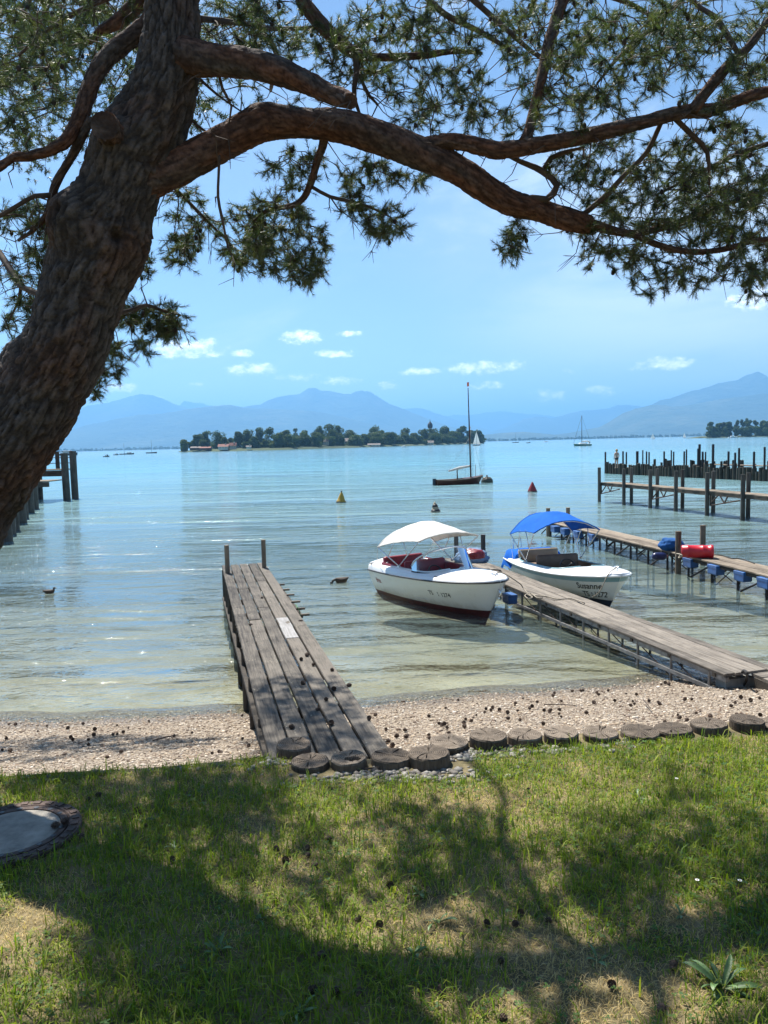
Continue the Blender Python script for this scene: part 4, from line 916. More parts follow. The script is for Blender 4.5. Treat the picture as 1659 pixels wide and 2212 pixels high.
lg = [(-0.77,5.89),(-0.60,5.59),(-0.30,5.58),(0.0,5.60),(0.30,5.58),(0.46,5.88),(0.77,5.91),(1.07,5.94),(1.38,5.955),(1.69,5.98),(2.0,6.0),(2.31,6.04),(2.61,6.07),(2.91,6.10),(3.20,6.14),(3.50,6.17),(3.80,6.2)]
loglab = ['cracked brown log end standing beside the jetty corner, set back from the row', 'round log end split by a long crack, corner of the row before the jetty', 'dark round log end with a rotten hollow, against the jetty end', 'dark round log end closing the right of the jetty end', 'brown round log end with fine cracks, last of the row before the jetty',
          'round log end with deep jagged crack, first of the long row']
for i, (x, y) in enumerate(lg):
    rr = random.Random(100+i); N_, R_ = 110, .140 + rr.uniform(-.008, .014); tz = 1.070 + rr.uniform(-.035, .022); zb = 0.62
    cracks = [(rr.uniform(-math.pi, math.pi), rr.uniform(.45, 1.0), rr.uniform(.012, .03)) for _ in range(rr.choice((3, 4, 5)))]
    out_ = [1 + .03*math.sin(a*2+rr.uniform(0, 6))*0 + .035*noise.noise(Vector((math.cos(2*math.pi*k/N_)*1.2, math.sin(2*math.pi*k/N_)*1.2, i*3.1))) for k, a in enumerate(np.linspace(0, 2*math.pi, N_, False))]
    rt = root('log_stump', (x, y, zb), loglab[i] if i < 6 else '%s log after the jagged-cracked one in the long row edging the gravel' % ('first second third fourth fifth sixth seventh eighth ninth tenth eleventh'.split()[i-6]), 'log', 'upright logs edging the lawn')
    v = []; RR = [0.0, .15, .3, .45, .6, .75, .88, .96, 1.0]
    for q, f_ in enumerate(RR):
        for k in range(N_):
            a = 2*math.pi*k/N_; rad = R_*f_*out_[k]; z = tz + .006*noise.noise(Vector((rad*math.cos(a)*20, rad*math.sin(a)*20, i))) - (.012 if f_ == 1.0 else 0)
            for (ca, ln, dp) in cracks:
                da = (a - ca + .10*math.sin(f_*5+ca*3) + math.pi) % (2*math.pi) - math.pi
                if abs(da) < math.pi/N_*1.05 and f_ <= ln + .05 and f_ > .05: z -= dp*1.3
            if i == 2 and abs(math.hypot(rad*math.cos(a)-.03, (rad*math.sin(a)+.03)*1.6)) < .055: z -= .04
            v.append((rad*math.cos(a), rad*math.sin(a), z - zb))
    f = [(q*N_+k, q*N_+(k+1) % N_, (q+1)*N_+(k+1) % N_, (q+1)*N_+k) for q in range(len(RR)-1) for k in range(N_)]
    TL = Matrix.Translation((x, y, zb)) @ Euler((rr.uniform(-.035, .035), rr.uniform(-.035, .035), 0)).to_matrix().to_4x4(); link('end_face', mesh('end_face', v, f), M['endgrain'], rt, TL)
    base = (len(RR)-1)*N_; sv = []
    for q, zz in enumerate((1.0, .85, .6, .3, 0.0)):
        for k in range(N_):
            p = Vector(v[base+k]); g = 1 + (0 if q == 0 else rr.uniform(-.012, .012) + .012)
            sv.append((p.x*g, p.y*g, p.z*zz))
    f = [(q*N_+k, (q+1)*N_+k, (q+1)*N_+(k+1) % N_, q*N_+(k+1) % N_) for q in range(4) for k in range(N_)]
    link('trunk_side', mesh('trunk_side', sv, f), M['logside'], rt, TL)

# ------------------------------------------------------------------ manhole
mc = Vector((-2.38, 4.62, 1.035)); mc.z = zground(mc.x, mc.y) + .028
mr = root('manhole', mc, 'concrete-filled round manhole cover in a rusty iron frame, set in the lawn', 'manhole')
M['iron'] = plain('rusty_cast_iron', (0.095,0.062,0.048), .75, .3, .45, 22, .5); M['concrete'] = plain('worn_concrete', (0.27,0.245,0.205), .92, 0, .3, 9, .5)
MB().lathe([(.40,-.10),(.415,-.02),(.41,.0),(.345,.004),(.335,-.004),(.335,-.10)], 72, mc).build('frame', M['iron'], mr, False)
MB().lathe([(.30,-.06),(.330,-.06),(.330,.002),(.318,.004),(.290,.003),(.288,-.002),(.286,-.06)], 72, mc).build('cover_rim', M['iron'], mr, False)
MB().lathe([(.0,-.05),(.287,-.05),(.287,-.004),(.28,.0),(.0,.001)], 72, mc).build('concrete_fill', M['concrete'], mr, False)
for k in range(28):
    a = 2*math.pi*k/28; MB().box(mc + Vector((.376*math.cos(a), .376*math.sin(a), .004)), (.040, .042, .010), Matrix.Rotation(a, 3, 'Z')).build('tread_lug', M['iron'], mr)
for k in range(18):
    a = 2*math.pi*k/18 + .1; MB().lathe([(.0,-.001),(.017,-.001),(.017,.0015),(.0,.0015)], 12, mc + Vector((.306*math.cos(a), .306*math.sin(a), .0045))).build('vent_hole', M['blackrub'], mr)

# ------------------------------------------------------------------ floats, ducks
def lathe_thing(name, loc, parts, label, cat, group=None, tilt=0.0):
    rt = root(name, loc, label, cat, group); Rt = Matrix.Rotation(tilt, 3, 'Y')
    for nm, prof, mt in parts: MB().lathe(prof, 20, loc, Rt).build(nm, mt, rt, True)
    return rt
yel = plain('yellow_float_plastic', (.42,.27,.03), .5, 0, .25); cone = lambda s: [(0,-.25*s),(.20*s,-.22*s),(.27*s,-.05*s),(.28*s,.06*s),(.22*s,.12*s),(.16*s,.30*s),(.07*s,.52*s),(.035*s,.56*s),(.0,.60*s)]
p = onz(737, 1085); lathe_thing('buoy', p, [('body', cone(1.05), yel), ('band', [(.285*1.05,-.02),(.292*1.05,0),(.285*1.05,.05),(.2,.05),(.2,-.02)], M['blackrub']), ('top_ring', [(.0,.60),(.05,.62),(.05,.68),(0,.70)], M['blackrub'])], 'yellow conical mooring buoy with a dark band on open water', 'buoy', tilt=.06)
p = onz(941, 1106); lathe_thing('buoy', p, [('body', cone(.86), plain('grimy_cream_plastic', (.40,.33,.22), .6, 0, .4, 14)), ('stain_band', [(.236,.03),(.240,.05),(.200,.13),(.12,.13),(.12,.03)], M['blackrub']), ('number_patch', [(.14,.26),(.150,.265),(.10,.38),(.05,.38),(.05,.26)], M['blackrub'])], 'grimy cream pear-shaped buoy with black markings, behind the white sun top', 'buoy', tilt=-.08)
p = onz(1150, 1062); lathe_thing('buoy', p, [('body', [(0,-.3),(.28,-.25),(.31,.0),(.29,.10),(.12,.46),(.05,.62),(.0,.66)], plain('dull_red_plastic', (.26,.02,.025), .5, 0, .3)), ('band', [(.312,-.02),(.32,0),(.31,.05),(.2,.05),(.2,-.02)], M['blackrub'])], 'red conical buoy floating beyond the blue-topped motorboat', 'buoy')
p = onz(1052, 1042); lathe_thing('buoy', p, [('body', [(0,-.4),(.3,-.32),(.5,0),(.48,.22),(.3,.42),(.0,.48)], plain('dark_olive_rubber', (.045,.05,.035), .6, 0, .3)), ('eye', [(.0,.46),(.06,.48),(.06,.60),(0,.62)], M['rust'])], 'dark round mooring ball chained to the wooden sailing dinghy', 'buoy')
def duck(pos, heading, label, dip=False, k=1.0):
    rt = root('duck', pos, label, 'duck', None); Mw = Matrix.Translation(pos) @ Matrix.Rotation(heading, 4, 'Z') @ Matrix.Scale(k, 4)
    brown = plain('duck_plumage', (.085,.06,.042), .8, 0, .5, 40, .3); dark = plain('duck_dark_plumage', (.025,.024,.02), .6, 0, .3, 30)
    st = [(-.27,.01,.02,.115),(-.24,.035,.03,.10),(-.18,.075,.065,.075),(-.08,.105,.095,.05),(.04,.108,.10,.045),(.13,.09,.09,.06),(.19,.05,.055,.09),(.215,.01,.01,.10)]
    mb = MB(); n = 14; v = []
    for x, ry, rz, cz in st: v += [Vector((x, ry*math.cos(2*math.pi*j/n), cz + rz*math.sin(2*math.pi*j/n))) for j in range(n)]
    f = [(i*n+j, i*n+(j+1) % n, (i+1)*n+(j+1) % n, (i+1)*n+j) for i in range(len(st)-1) for j in range(n)] + [tuple(range(n))[::-1], tuple((len(st)-1)*n+j for j in range(n))]
    place(mb.add(v, f), 'body', brown, rt, Mw)
    nk = [(.13,0,.09),(.165,0,.12),(.18,0,.15),(.185,0,.175)] if not dip else [(.17,0,.09),(.23,0,.10),(.28,0,.075),(.31,0,.04)]
    hd = Vector((.20, 0, .20)) if not dip else Vector((.335, 0, .015))
    place(MB().tube(nk, [.05,.038,.034,.036], 10), 'neck', dark, rt, Mw)
    bm = bmesh.new(); bmesh.ops.create_icosphere(bm, subdivisions=2, radius=1.0)
    for vv in bm.verts: vv.co = hd + Vector((vv.co.x*.054, vv.co.y*.040, vv.co.z*.042))
    me = bpy.data.meshes.new('head'); bm.to_mesh(me); bm.free(); hh_ = link('head', me, dark, rt, Mw, True)
    bd = Vector((.075, 0, -.012)) if not dip else Vector((.05, 0, -.05)); place(MB().tube([hd + bd*.55, hd + bd*.9, hd + bd*1.35], [.016,.018,.012], 8), 'bill', plain('duck_bill', (.25,.17,.05), .5), hh_, Mw)
    for s in (-1, 1): place(MB().tube([(.09, s*.098, .085), (-.05, s*.106, .09), (-.17, s*.072, .105), (-.25, s*.025, .125)], [.02,.036,.026,.006], 8), 'wing', plain('duck_wing', (.055,.042,.032), .8, 0, .5, 40), rt, Mw)
    return rt
duck(onz(107, 1281), .05, 'small brown duck swimming on the open water near the landing stage piles', k=.6)
duck(onz(737, 1257), 3.7, 'brown duck dipping its bill into the water by the white-topped motorboat', True, .8)

# ------------------------------------------------------------------ sailing boats and small craft
def simple_hull(rt, Mw, L, beam, zst, zmid, zbow, mhull, mdeck, cock=True, mbot=None, rake=.5):
    h = Hull(-L*.86, L*.14, rake, beam, beam*.55, (zst, zmid, zbow), -.35, bowp=2.2, bowq=.85, smid=.42)
    place(h.skin(lambda t: 0 if mbot is None else h.vz(t, .08), lambda t: 1.0, n=24, m=6), 'hull', mhull, rt, Mw)
    if mbot is not None: place(h.skin(lambda t: 0.0, lambda t: h.vz(t, .079), n=24, m=4), 'hull_bottom', mbot, rt, Mw)
    T = [i/24 for i in range(25)]
    place(MB().grid([[h.pt(t_, 1.0, -1), h.pt(t_, 1, -1)*.0 + Vector((h.pt(t_, 1).x, -h.b(t_)*.6, h.rail(t_)+.04)), Vector((h.pt(t_, 1).x, 0, h.rail(t_)+.06)), Vector((h.pt(t_, 1).x, h.b(t_)*.6, h.rail(t_)+.04)), h.pt(t_, 1.0, 1)] for t_ in T if t_ > .50 or not cock]), 'deck', mdeck, rt, Mw)
    if cock:
        place(MB().grid([[h.pt(t_, 1.0, -1), Vector((h.pt(t_, 1).x, -h.b(t_)*.72, h.rail(t_)+.02)), Vector((h.pt(t_, 1).x, -h.b(t_)*.66, .12)), Vector((h.pt(t_, 1).x, h.b(t_)*.66, .12)), Vector((h.pt(t_, 1).x, h.b(t_)*.72, h.rail(t_)+.02)), h.pt(t_, 1.0, 1)] for t_ in T if t_ <= .52]), 'cockpit', mdeck, rt, Mw)
    rl = MB()
    for s in (-1, 1): rl.tube([h.pt(t_, 1.0, s, .01) for t_ in T], .025, 6)
    place(rl, 'gunwale', M['plank_far'] if mdeck is M['varnish'] else mdeck, rt, Mw); return h
# wooden dinghy at its buoy
bowp_ = onz(1042, 1043); dgm = boat_matrix(Vector((7.55, 62.3, 0)), 112.0); dr = root('sailing_dinghy', (6.2, 61.5, 0), 'dark wooden sailing dinghy with tall bare mast and covered boom', 'sailboat')
dh = simple_hull(dr, dgm, 4.3, .72, .42, .40, .62, M['varnish'], M['varnish'])
mast_top = dgm.inverted() @ ony(1011, 838, 61.2); place(MB().tube([(-.50, 0, .1), (lerp(-.50, mast_top.x, .5), mast_top.y*.5, lerp(.1, mast_top.z, .5)), (mast_top.x, mast_top.y, mast_top.z)], [.065, .06, .035], 8), 'mast', M['mast'], dr, dgm)
place(MB().box((mast_top.x, mast_top.y, mast_top.z + .28), (.03, .30, .32)).tube([mast_top, mast_top + Vector((0,0,.44))], .012, 5), 'pennant', plain('orange_flag', (.55,.14,.06), .7), dr, dgm, False)
place(MB().tube([(-.52,0,1.42),(-1.5,0,1.30),(-2.5,0,1.08)], [.08,.12,.06], 8), 'boom_cover', M['whitecanvas'], dr, dgm)
place(MB().tube([(-1.75,-.05,.2),(-1.75,0,1.22)], .045, 6), 'boom_crutch', M['varnish'], dr, dgm)
place(MB().box((-3.78, 0, .25), (.30, .03, .55)), 'rudder', plain('blue_grey_rudder', (.05,.07,.09), .5), dr, dgm, False)
place(MB().tube([(-.50,0,4.6),(-.7,-.66,.45)], .008, 4).tube([(-.50,0,4.6),(-.7,.66,.45)], .008, 4).tube([(-.50,0,4.6),(.5,0,.68)], .008, 4).tube([(-.50,0,3.8),(-2.5,0,1.1)], .008, 4), 'rigging', M['steel'], dr, dgm)
place(MB().tube([(.05,.2,.5),(.05,.2,1.5)], .02, 5), 'boat_hook', M['mast'], dr, dgm)
rope('mooring_chain', [dgm @ Vector((.52, 0, .62)), (8.15, 62.5, .34), (8.45, 62.8, .5), onz(1052, 1042) + Vector((0,0,.55))], .035, M['darkrope'], 'dark mooring line from the dinghy bow to its round float')
# anchored green yacht
gm = boat_matrix(onz(1244, 963.5), -83.0); gr = root('sailing_yacht', gm.translation, 'green-hulled yacht at anchor with bare mast and white sail cover', 'sailboat')
simple_hull(gr, gm, 8.8, 1.35, .85, .80, 1.15, plain('pale_green_paint', (.12,.26,.19), .4), M['whitepaint'], False)
place(cushion(-5.2, -1.6, -.75, .75, .8, 1.45, .15), 'cabin', M['whitepaint'], gr, gm); place(MB().tube([(-2.9,0,.9),(-2.9,0,14.2)], [.16,.10], 8), 'mast', M['postdark'], gr, gm)
place(MB().tube([(-2.9,0,2.0),(-4.6,0,2.1),(-6.6,0,2.1)], [.22,.34,.2], 8), 'sail_cover', M['whitecanvas'], gr, gm); place(MB().tube([(-2.9,0,14),(1.1,0,1.3)], .05, 4).tube([(-2.9,0,14),(-7.3,0,1.2)], .03, 4), 'rigging', M['postdark'], gr, gm)
place(cushion(-6.9, -6.2, -.4, .4, 1.0, 1.9, .1), 'cockpit_tent', M['whitecanvas'], gr, gm)
def sailer(px, py, Lm, hm, Y, label, sails=True, hull=M['whitepaint'], hd=80, group=None):
    pos = ony(px, py, Y); pos.z = 0; Mm_ = boat_matrix(pos, hd); rt = root('sailboat', pos, label, 'sailboat', group)
    simple_hull(rt, Mm_, Lm, Lm*.17, Lm*.09, Lm*.085, Lm*.12, hull, hull, False); place(MB().tube([(-Lm*.35,0,.3),(-Lm*.35,0,hm)], [.12,.07], 6), 'mast', M['postdark'], rt, Mm_)
    if sails:
        place(MB().grid([[Vector((-Lm*.36 - Lm*.45*(1-u)*w_, .5*math.sin(w_*2.6)*(1-u), 1.2 + (hm-1.4)*u)) for w_ in (0,.25,.5,.75,1)] for u in [i/10 for i in range(11)]]), 'mainsail', M['whitecanvas'], rt, Mm_)
        place(MB().grid([[Vector((-Lm*.33 + Lm*.42*(1-u)*w_, .3*math.sin(w_*2.6)*(1-u), .9 + (hm*.8)*u)) for w_ in (0,.5,1)] for u in [i/8 for i in range(9)]]), 'jib', M['whitecanvas'], rt, Mm_)
    return rt
sailer(1036, 962, 6.5, 11.5, 607, 'small yacht under white sail off the tip of the wooded island', True, M['postdark'], 100)
sailer(1119, 956, 9, 13.5, 1050, 'distant dark yacht with bare mast off the far tree line', False, M['postdark'], 88)
sailer(1414, 949, 7, 9, 1150, 'tiny sailboat with pale sail far out beyond the breakwater poles', True, M['whitepaint'], 60)
sailer(1481, 946, 7, 10, 1500, 'very small distant white sail close to the wooded point', True, M['whitepaint'], 100)
sailer(275, 975, 7, 8, 560, 'distant moored sailboat with bare mast off the left end of the island', False, M['postdark'], 80)
sailer(336, 973.5, 9, 11, 640, 'distant dark sailboat with bare mast just left of the island shore', False, M['postdark'], 95)
def motor(px, py, L, Y, label, mh=M['whitepaint'], cab=True, crew=False):
    pos = ony(px, py, Y); pos.z = 0; Mm_ = boat_matrix(pos, 85); rt = root('small_boat', pos, label, 'boat', None); simple_hull(rt, Mm_, L, L*.18, L*.10, L*.09, L*.14, mh, mh, False)
    if cab: place(cushion(-L*.6, -L*.2, -L*.11, L*.11, L*.09, L*.24, .1), 'cabin', M['whitepaint'], rt, Mm_); place(MB().box((-L*.4, 0, L*.21), (L*.41, L*.20, L*.04)), 'cabin_window', M['postdark'], rt, Mm_, False)
    if crew: place(cushion(-L*.55, -L*.40, -.3, .3, .3, 1.35, .1), 'seated_crew', M['whitepaint'], rt, Mm_); place(MB().box((-L*.2, 0, .7), (.5, .5, .9)), 'engine_cover', M['postdark'], rt, Mm_, False)
motor(1590, 949.5, 10.5, 900, 'white cabin cruiser lying off the wooded point')
motor(235, 982, 3.6, 400, 'small open boat with a pale figure, out beyond the landing stage', M['postdark'], False, True)
motor(255, 975.5, 4, 520, 'tiny dark boat beside the moored sailboats on the left', M['postdark'], False, True); motor(287, 974.5, 7, 560, 'low dark barge among the moored boats left of the island', M['postdark'], True)
motor(1183, 955, 6, 1000, 'tiny white motorboat far out between the dinghy mast and the anchored yacht'); motor(1145, 957, 5, 850, 'tiny dark rowing boat right of the distant bare-masted yacht', M['postdark'], False, True)
motor(162, 975.5, 16, 620, 'long dark excursion boat by the left lake shore', M['postdark'], True); motor(878, 964, 5, 620, 'tiny pale boat lying in front of the island shore')

# ------------------------------------------------------------------ bather on the breakwater
def person(pos, face, label):
    rt = root('person', pos, label, 'person')
    J = {'pelvis':(0,0,.93,.145),'waist':(0,.01,1.10,.125),'chest':(0,.0,1.30,.15),'neck0':(0,.0,1.45,.075),'neck':(0,.02,1.52,.052),'head':(0,.04,1.62,.088),'crown':(0,.03,1.70,.07),
         'hl':(.09,0,.86,.10),'kl':(.10,.02,.48,.062),'al':(.10,-.01,.08,.04),'tl':(.11,.13,.03,.032),'hr':(-.09,0,.86,.10),'kr':(-.11,.03,.48,.062),'ar':(-.10,-.01,.08,.04),'tr':(-.11,.13,.03,.032),
         'sl':(.17,0,1.40,.062),'el':(.23,-.03,1.13,.042),'wl':(.20,.08,.90,.030),'fl':(.19,.11,.81,.026),'sr':(-.17,0,1.40,.062),'er':(-.24,-.02,1.13,.042),'wr':(-.23,.06,.88,.030),'fr':(-.22,.09,.79,.026)}
    E_ = [('pelvis','waist'),('waist','chest'),('chest','neck0'),('neck0','neck'),('neck','head'),('head','crown'),('pelvis','hl'),('hl','kl'),('kl','al'),('al','tl'),('pelvis','hr'),('hr','kr'),('kr','ar'),('ar','tr'),('chest','sl'),('sl','el'),('el','wl'),('wl','fl'),('chest','sr'),('sr','er'),('er','wr'),('wr','fr')]
    ks = list(J); me = bpy.data.meshes.new('body'); me.from_pydata([J[k_][:3] for k_ in ks], [(ks.index(a), ks.index(b_)) for a, b_ in E_], []); me.update()
    Mw = Matrix.Translation(pos) @ Matrix.Rotation(face, 4, 'Z'); o = link('body', me, plain('skin', (.50,.30,.21), .6, 0, .08), rt, Mw)
    md = o.modifiers.new('skin', 'SKIN'); md.use_smooth_shade = True; o.modifiers.new('sub', 'SUBSURF').levels = 2; o.modifiers['sub'].render_levels = 2
    for i, k_ in enumerate(ks): sv = me.skin_vertices[0].data[i]; sv.radius = (J[k_][3], J[k_][3]*(.8 if k_ in ('pelvis','waist','chest') else 1)); sv.use_root = (k_ == 'pelvis')
    bm = bmesh.new(); bmesh.ops.create_icosphere(bm, subdivisions=3, radius=1.0)
    for vv in bm.verts:
        q = vv.co.copy(); vv.co = Vector((q.x*.115, q.y*.115 - .005, 1.655 + q.z*.12 - (.03 if q.y < 0 and q.z < 0 else 0))) + Vector((0, 0, .012*noise.noise(q*6)))
    bmesh.ops.delete(bm, geom=[vv for vv in bm.verts if vv.co.y > .06 and vv.co.z < 1.68], context='VERTS')
    me = bpy.data.meshes.new('hair'); bm.to_mesh(me); bm.free(); link('hair', me, plain('blond_hair', (.42,.27,.13), .7, 0, .3, 30, .4), rt, Mw, True)
    sh = MB().lathe([(.168,.80),(.185,.86),(.178,.93),(.160,.99),(.156,.99),(.165,.80)], 20); sh.v = [Vector((p_.x*1.0, p_.y*.82, p_.z)) for p_ in sh.v]; place(sh, 'swim_bottoms', M['blackrub'], rt, Mw)
    st_ = MB().lathe([(.163,1.26),(.166,1.30),(.163,1.33),(.158,1.33),(.158,1.26)], 20); st_.v = [Vector((p_.x*1.0, p_.y*.82, p_.z)) for p_ in st_.v]; place(st_, 'bikini_strap', plain('pale_strap', (.45,.33,.27), .6), rt, Mw)
pp = onz(1332, 1026, 0) + wnr*.9; tp = ony(1332, 976, pp.y)
person(Vector((tp.x, pp.y, .60)), .25, 'bather in dark swimwear with blond hair standing on the breakwater, back turned')

# ------------------------------------------------------------------ wooded island and point
M['bark_far'] = plain('far_bark', (.05,.04,.03), .9, 0, .3); GREENS = [(.055,.085,.024), (.068,.100,.030), (.080,.112,.036), (.048,.074,.026)]; LIGHTG = [(.12,.14,.04), (.13,.15,.055)]
def far_tree(px, top, wd_, Y, base_z, seed, label, light=False, airy=False, grp='trees on the island'):
    r = random.Random(seed); tpv = ony(px, top, Y); hgt = max(5.0, tpv.z - base_z); wr = wd_*.5*Y/F; X = tpv.x
    rt = root('broadleaf_tree', (X, Y, base_z), label, 'tree', grp)
    mb = MB().tube([(X, Y, base_z-.5), (X + r.uniform(-.5,.5), Y, base_z + hgt*.45), (X + r.uniform(-1,1), Y, base_z + hgt*.8)], [.5, .35, .1], 7)
    for k in range(3): a = r.uniform(0, 6.28); mb.tube([(X, Y, base_z + hgt*(.25+.12*k)), (X + wr*.7*math.cos(a), Y + wr*.5*math.sin(a), base_z + hgt*(.5+.12*k))], [.22, .06], 5)
    mb.build('trunk', M['bark_far'], rt); bl = []
    n = 10 if airy else 20
    for k in range(n):
        zz = r.uniform(.06 if not airy else .25, .90); spread = wr*math.sin(min(1, .35+zz)*math.pi*.72)*(1.0)
        a = r.uniform(0, 6.28); q = r.uniform(0, .72); c = (X + spread*q*math.cos(a), Y + spread*q*math.sin(a), base_z + hgt*zz)
        rad = wr*r.uniform(.36, .60)*(.8 if airy else 1); bl.append((c, (rad, rad, min(rad*r.uniform(.7, 1.0), hgt*.22)), int((110 if airy else 170))))
    bl.append(((X + r.uniform(-.2,.2)*wr, Y, base_z + hgt*.9), (wr*.42, wr*.42, hgt*.11), 150))
    V, Fc, Cc = leaf_blobs(bl, 0, .55*max(1, Y/750)*1.15, LIGHTG if light else GREENS, seed); me = mesh_np('crown', V, Fc); colattr(me, Cc); link('crown', me, M['leafage'], rt)
    return rt
ISH = [(389,724),(500,690),(614,680),(786,800),(915,900),(1010,1030),(1050,1120)]
iu = lambda zx: 356.6 + zx*.4299; iv = lambda zy: 795.5 + zy*.4299
ish = lambda x: interp(x, ISH)
def isl(x, Y): q = ony(x, 960, Y); return q.x
G = []
for i in range(41):
    x = 384 + (1046-384)*i/40; Y = ish(x); row = []
    for dy, z in ((-6, -1.2), (0, .35), (7, 1.6), (60, 3.0), (170, 1.0), (185, -1)):
        e = min(1, i/3, (40-i)/3); row.append(Vector((isl(x, Y), Y + dy*(.15+.85*e) , z if z < 0 else z*(.3+.7*e))))
    G.append(row)
tag(MB().grid(G).build('island_ground', M['farland'], None, True), kind='structure')
trees = [(97,360,45,0,1),(165,335,45,20,0),(200,318,55,40,0),(265,322,70,30,0),(300,345,40,10,0),(368,318,55,35,0),(415,312,55,50,0),(470,300,60,60,0),(520,297,65,40,0),(605,310,60,40,0),(655,302,45,60,0),(705,310,60,35,0),(765,330,60,20,0),(780,290,55,90,0),(820,280,60,90,0),(865,288,55,80,0),(840,312,60,30,0),(930,310,60,60,0),(880,335,40,15,0),(940,355,50,8,0),(1000,330,45,30,0),(1050,295,60,70,0),(1035,325,60,30,0),(1085,315,55,50,0),(1105,345,50,12,0),(1155,335,50,20,0),(1200,300,70,60,0),(1210,325,55,25,0),(1250,330,50,20,0),(1300,310,55,55,0),(1295,355,40,6,1),(1340,305,60,60,0),(1355,330,45,20,0),(1410,295,60,60,0),(1405,335,60,10,0),(1455,320,65,20,0),(1500,290,45,40,0),(1480,305,45,30,0),(1530,315,50,20,0),(1570,315,50,25,0),(1590,330,30,15,0),(540,370,30,5,1),(130,372,25,5,0),(1240,345,50,10,0),(1180,345,45,10,0),(570,350,40,30,1),(740,345,45,20,0),(960,335,50,40,0),(330,350,40,50,0),(450,345,45,12,0),(640,345,50,18,0),(1120,330,50,40,0),(1270,340,45,14,0),(1440,345,45,8,0),(1545,335,40,12,0)]
ir = random.Random(77)
trees += [(ir.uniform(560, 1590), ir.uniform(322, 352), ir.uniform(45, 65), ir.uniform(6, 40), 0) for _ in range(34)] + [(ir.uniform(130, 560), ir.uniform(350, 378), ir.uniform(30, 45), ir.uniform(8, 30), 0) for _ in range(9)]
kinds = ['pale green bushy tree at the island shore', 'tall airy tree rising from the island skyline', 'broad dark green tree on the island shore', 'dense tree in the island wood behind the shore trees']
for i, (zx, zt, zw, back, light) in enumerate(trees):
    x = iu(zx); lb = kinds[0] if light else (kinds[1] if zt < 305 else (kinds[2] if back < 25 else kinds[3])); far_tree(x, iv(zt), zw*.4299*1.3, ish(x) + 10 + back, 1.2, 500+i, lb, bool(light), zt < 305 and i % 2 == 0)
M['redroof'] = plain('red_tile_roof', (.20,.060,.035), .8, 0, .3, .6); M['greyroof'] = plain('grey_tile_roof', (.13,.105,.095), .8, 0, .3, .6); M['wallc'] = plain('cream_render', (.50,.46,.38), .9, 0, .1, .5); M['wallw'] = plain('dark_timber_wall', (.07,.045,.03), .9, 0, .3, .8)
def house(zx, zb, zw, zh, dY, label, roof, wall):
    x = iu(zx); Y = ish(x) + dY; c = ony(x, iv(zb), Y); wv = zw*.4299*Y/F; hv = zh*.4299*Y/F; X = c.x; z0 = max(.8, min(c.z, 4)) ; d_ = wv*.7
    rt = root('house', (X, Y, z0), label, 'house', None); eh = hv*.45
    MB().box((X, Y, z0 + eh/2 - .5), (wv, d_, eh+1)).build('wall', wall, rt)
    mb = MB(); a = .6; v = [(X-wv/2-a, Y-d_/2-a, z0+eh), (X+wv/2+a, Y-d_/2-a, z0+eh), (X+wv/2+a, Y+d_/2+a, z0+eh), (X-wv/2-a, Y+d_/2+a, z0+eh), (X-wv/2-a, Y, z0+hv), (X+wv/2+a, Y, z0+hv)]
    rf = mb.add(v, [(0,1,5,4), (2,3,4,5), (0,4,3), (1,2,5), (3,2,1,0)]).build('roof', roof, rt); MB().box((X + wv*.2, Y, z0+hv), (.9, .9, 1.6)).build('chimney', wall, rf)
    for k in range(3):
        wx_ = X - wv*.3 + k*wv*.3; MB().box((wx_, Y-d_/2-.02, z0+eh*.55), (wv*.09, .1, eh*.4)).build('window', M['postdark'], rt)
house(295, 405, 48, 24, 2, 'house with bright red roof at the left island shore', M['redroof'], M['wallc']); house(342, 402, 30, 28, 10, 'narrow red-roofed house beside the red-roofed shore house', M['redroof'], M['wallc'])
house(205, 406, 50, 12, 2, 'low red-roofed boathouse on the left island shore', M['redroof'], M['wallw']); house(155, 406, 44, 13, 2, 'low dark timber boathouse near the island tip', M['greyroof'], M['wallw'])
house(620, 385, 40, 26, 28, 'cream house glimpsed between island trees', M['redroof'], M['wallc']); house(808, 375, 30, 28, 25, 'cream gabled house among tall island trees', M['greyroof'], M['wallc']); house(930, 378, 65, 28, 32, 'long grey-roofed house in the island middle', M['greyroof'], M['wallc'])
house(1327, 385, 42, 20, 3, 'brown-roofed house on the shore below the church tower', M['greyroof'], M['wallc']); house(1050, 392, 60, 14, 1, 'pale low boathouse at the island shore', M['greyroof'], M['wallc']); house(421, 400, 22, 12, 0, 'tiny white hut at the island shore', M['greyroof'], M['wallc'])
house(1240, 340, 75, 24, 75, 'long dark church roof above the island trees', M['greyroof'], M['wallc'])
x = iu(1332); Y = ish(x) + 80; c = ony(x, iv(303), Y); tp = ony(x, iv(262), Y); ct = root('church_tower', (c.x, Y, 1), 'round church tower with dark onion dome above the island trees', 'church tower'); hh_ = tp.z - c.z; rw = 26*.4299*Y/F*.5
MB().lathe([(rw*.72, -1), (rw*.72, c.z), (rw*.8, c.z+.3), (rw*.8, c.z+.8)], 8, (c.x, Y, 0)).build('tower_wall', M['wallc'], ct)
dm = MB().lathe([(rw*.8, 0), (rw*.98, hh_*.12), (rw*1.02, hh_*.28), (rw*.92, hh_*.45), (rw*.65, hh_*.60), (rw*.30, hh_*.72), (rw*.12, hh_*.82), (rw*.05, hh_*1.0), (0, hh_*1.02)], 16, (c.x, Y, c.z+.8)).build('onion_dome', plain('dark_shingle', (.045,.042,.04), .7, 0, .3, 1.0), ct, True)
MB().box((c.x, Y, c.z + .8 + hh_*1.06), (.15, .15, hh_*.12)).build('finial', M['postdark'], dm)
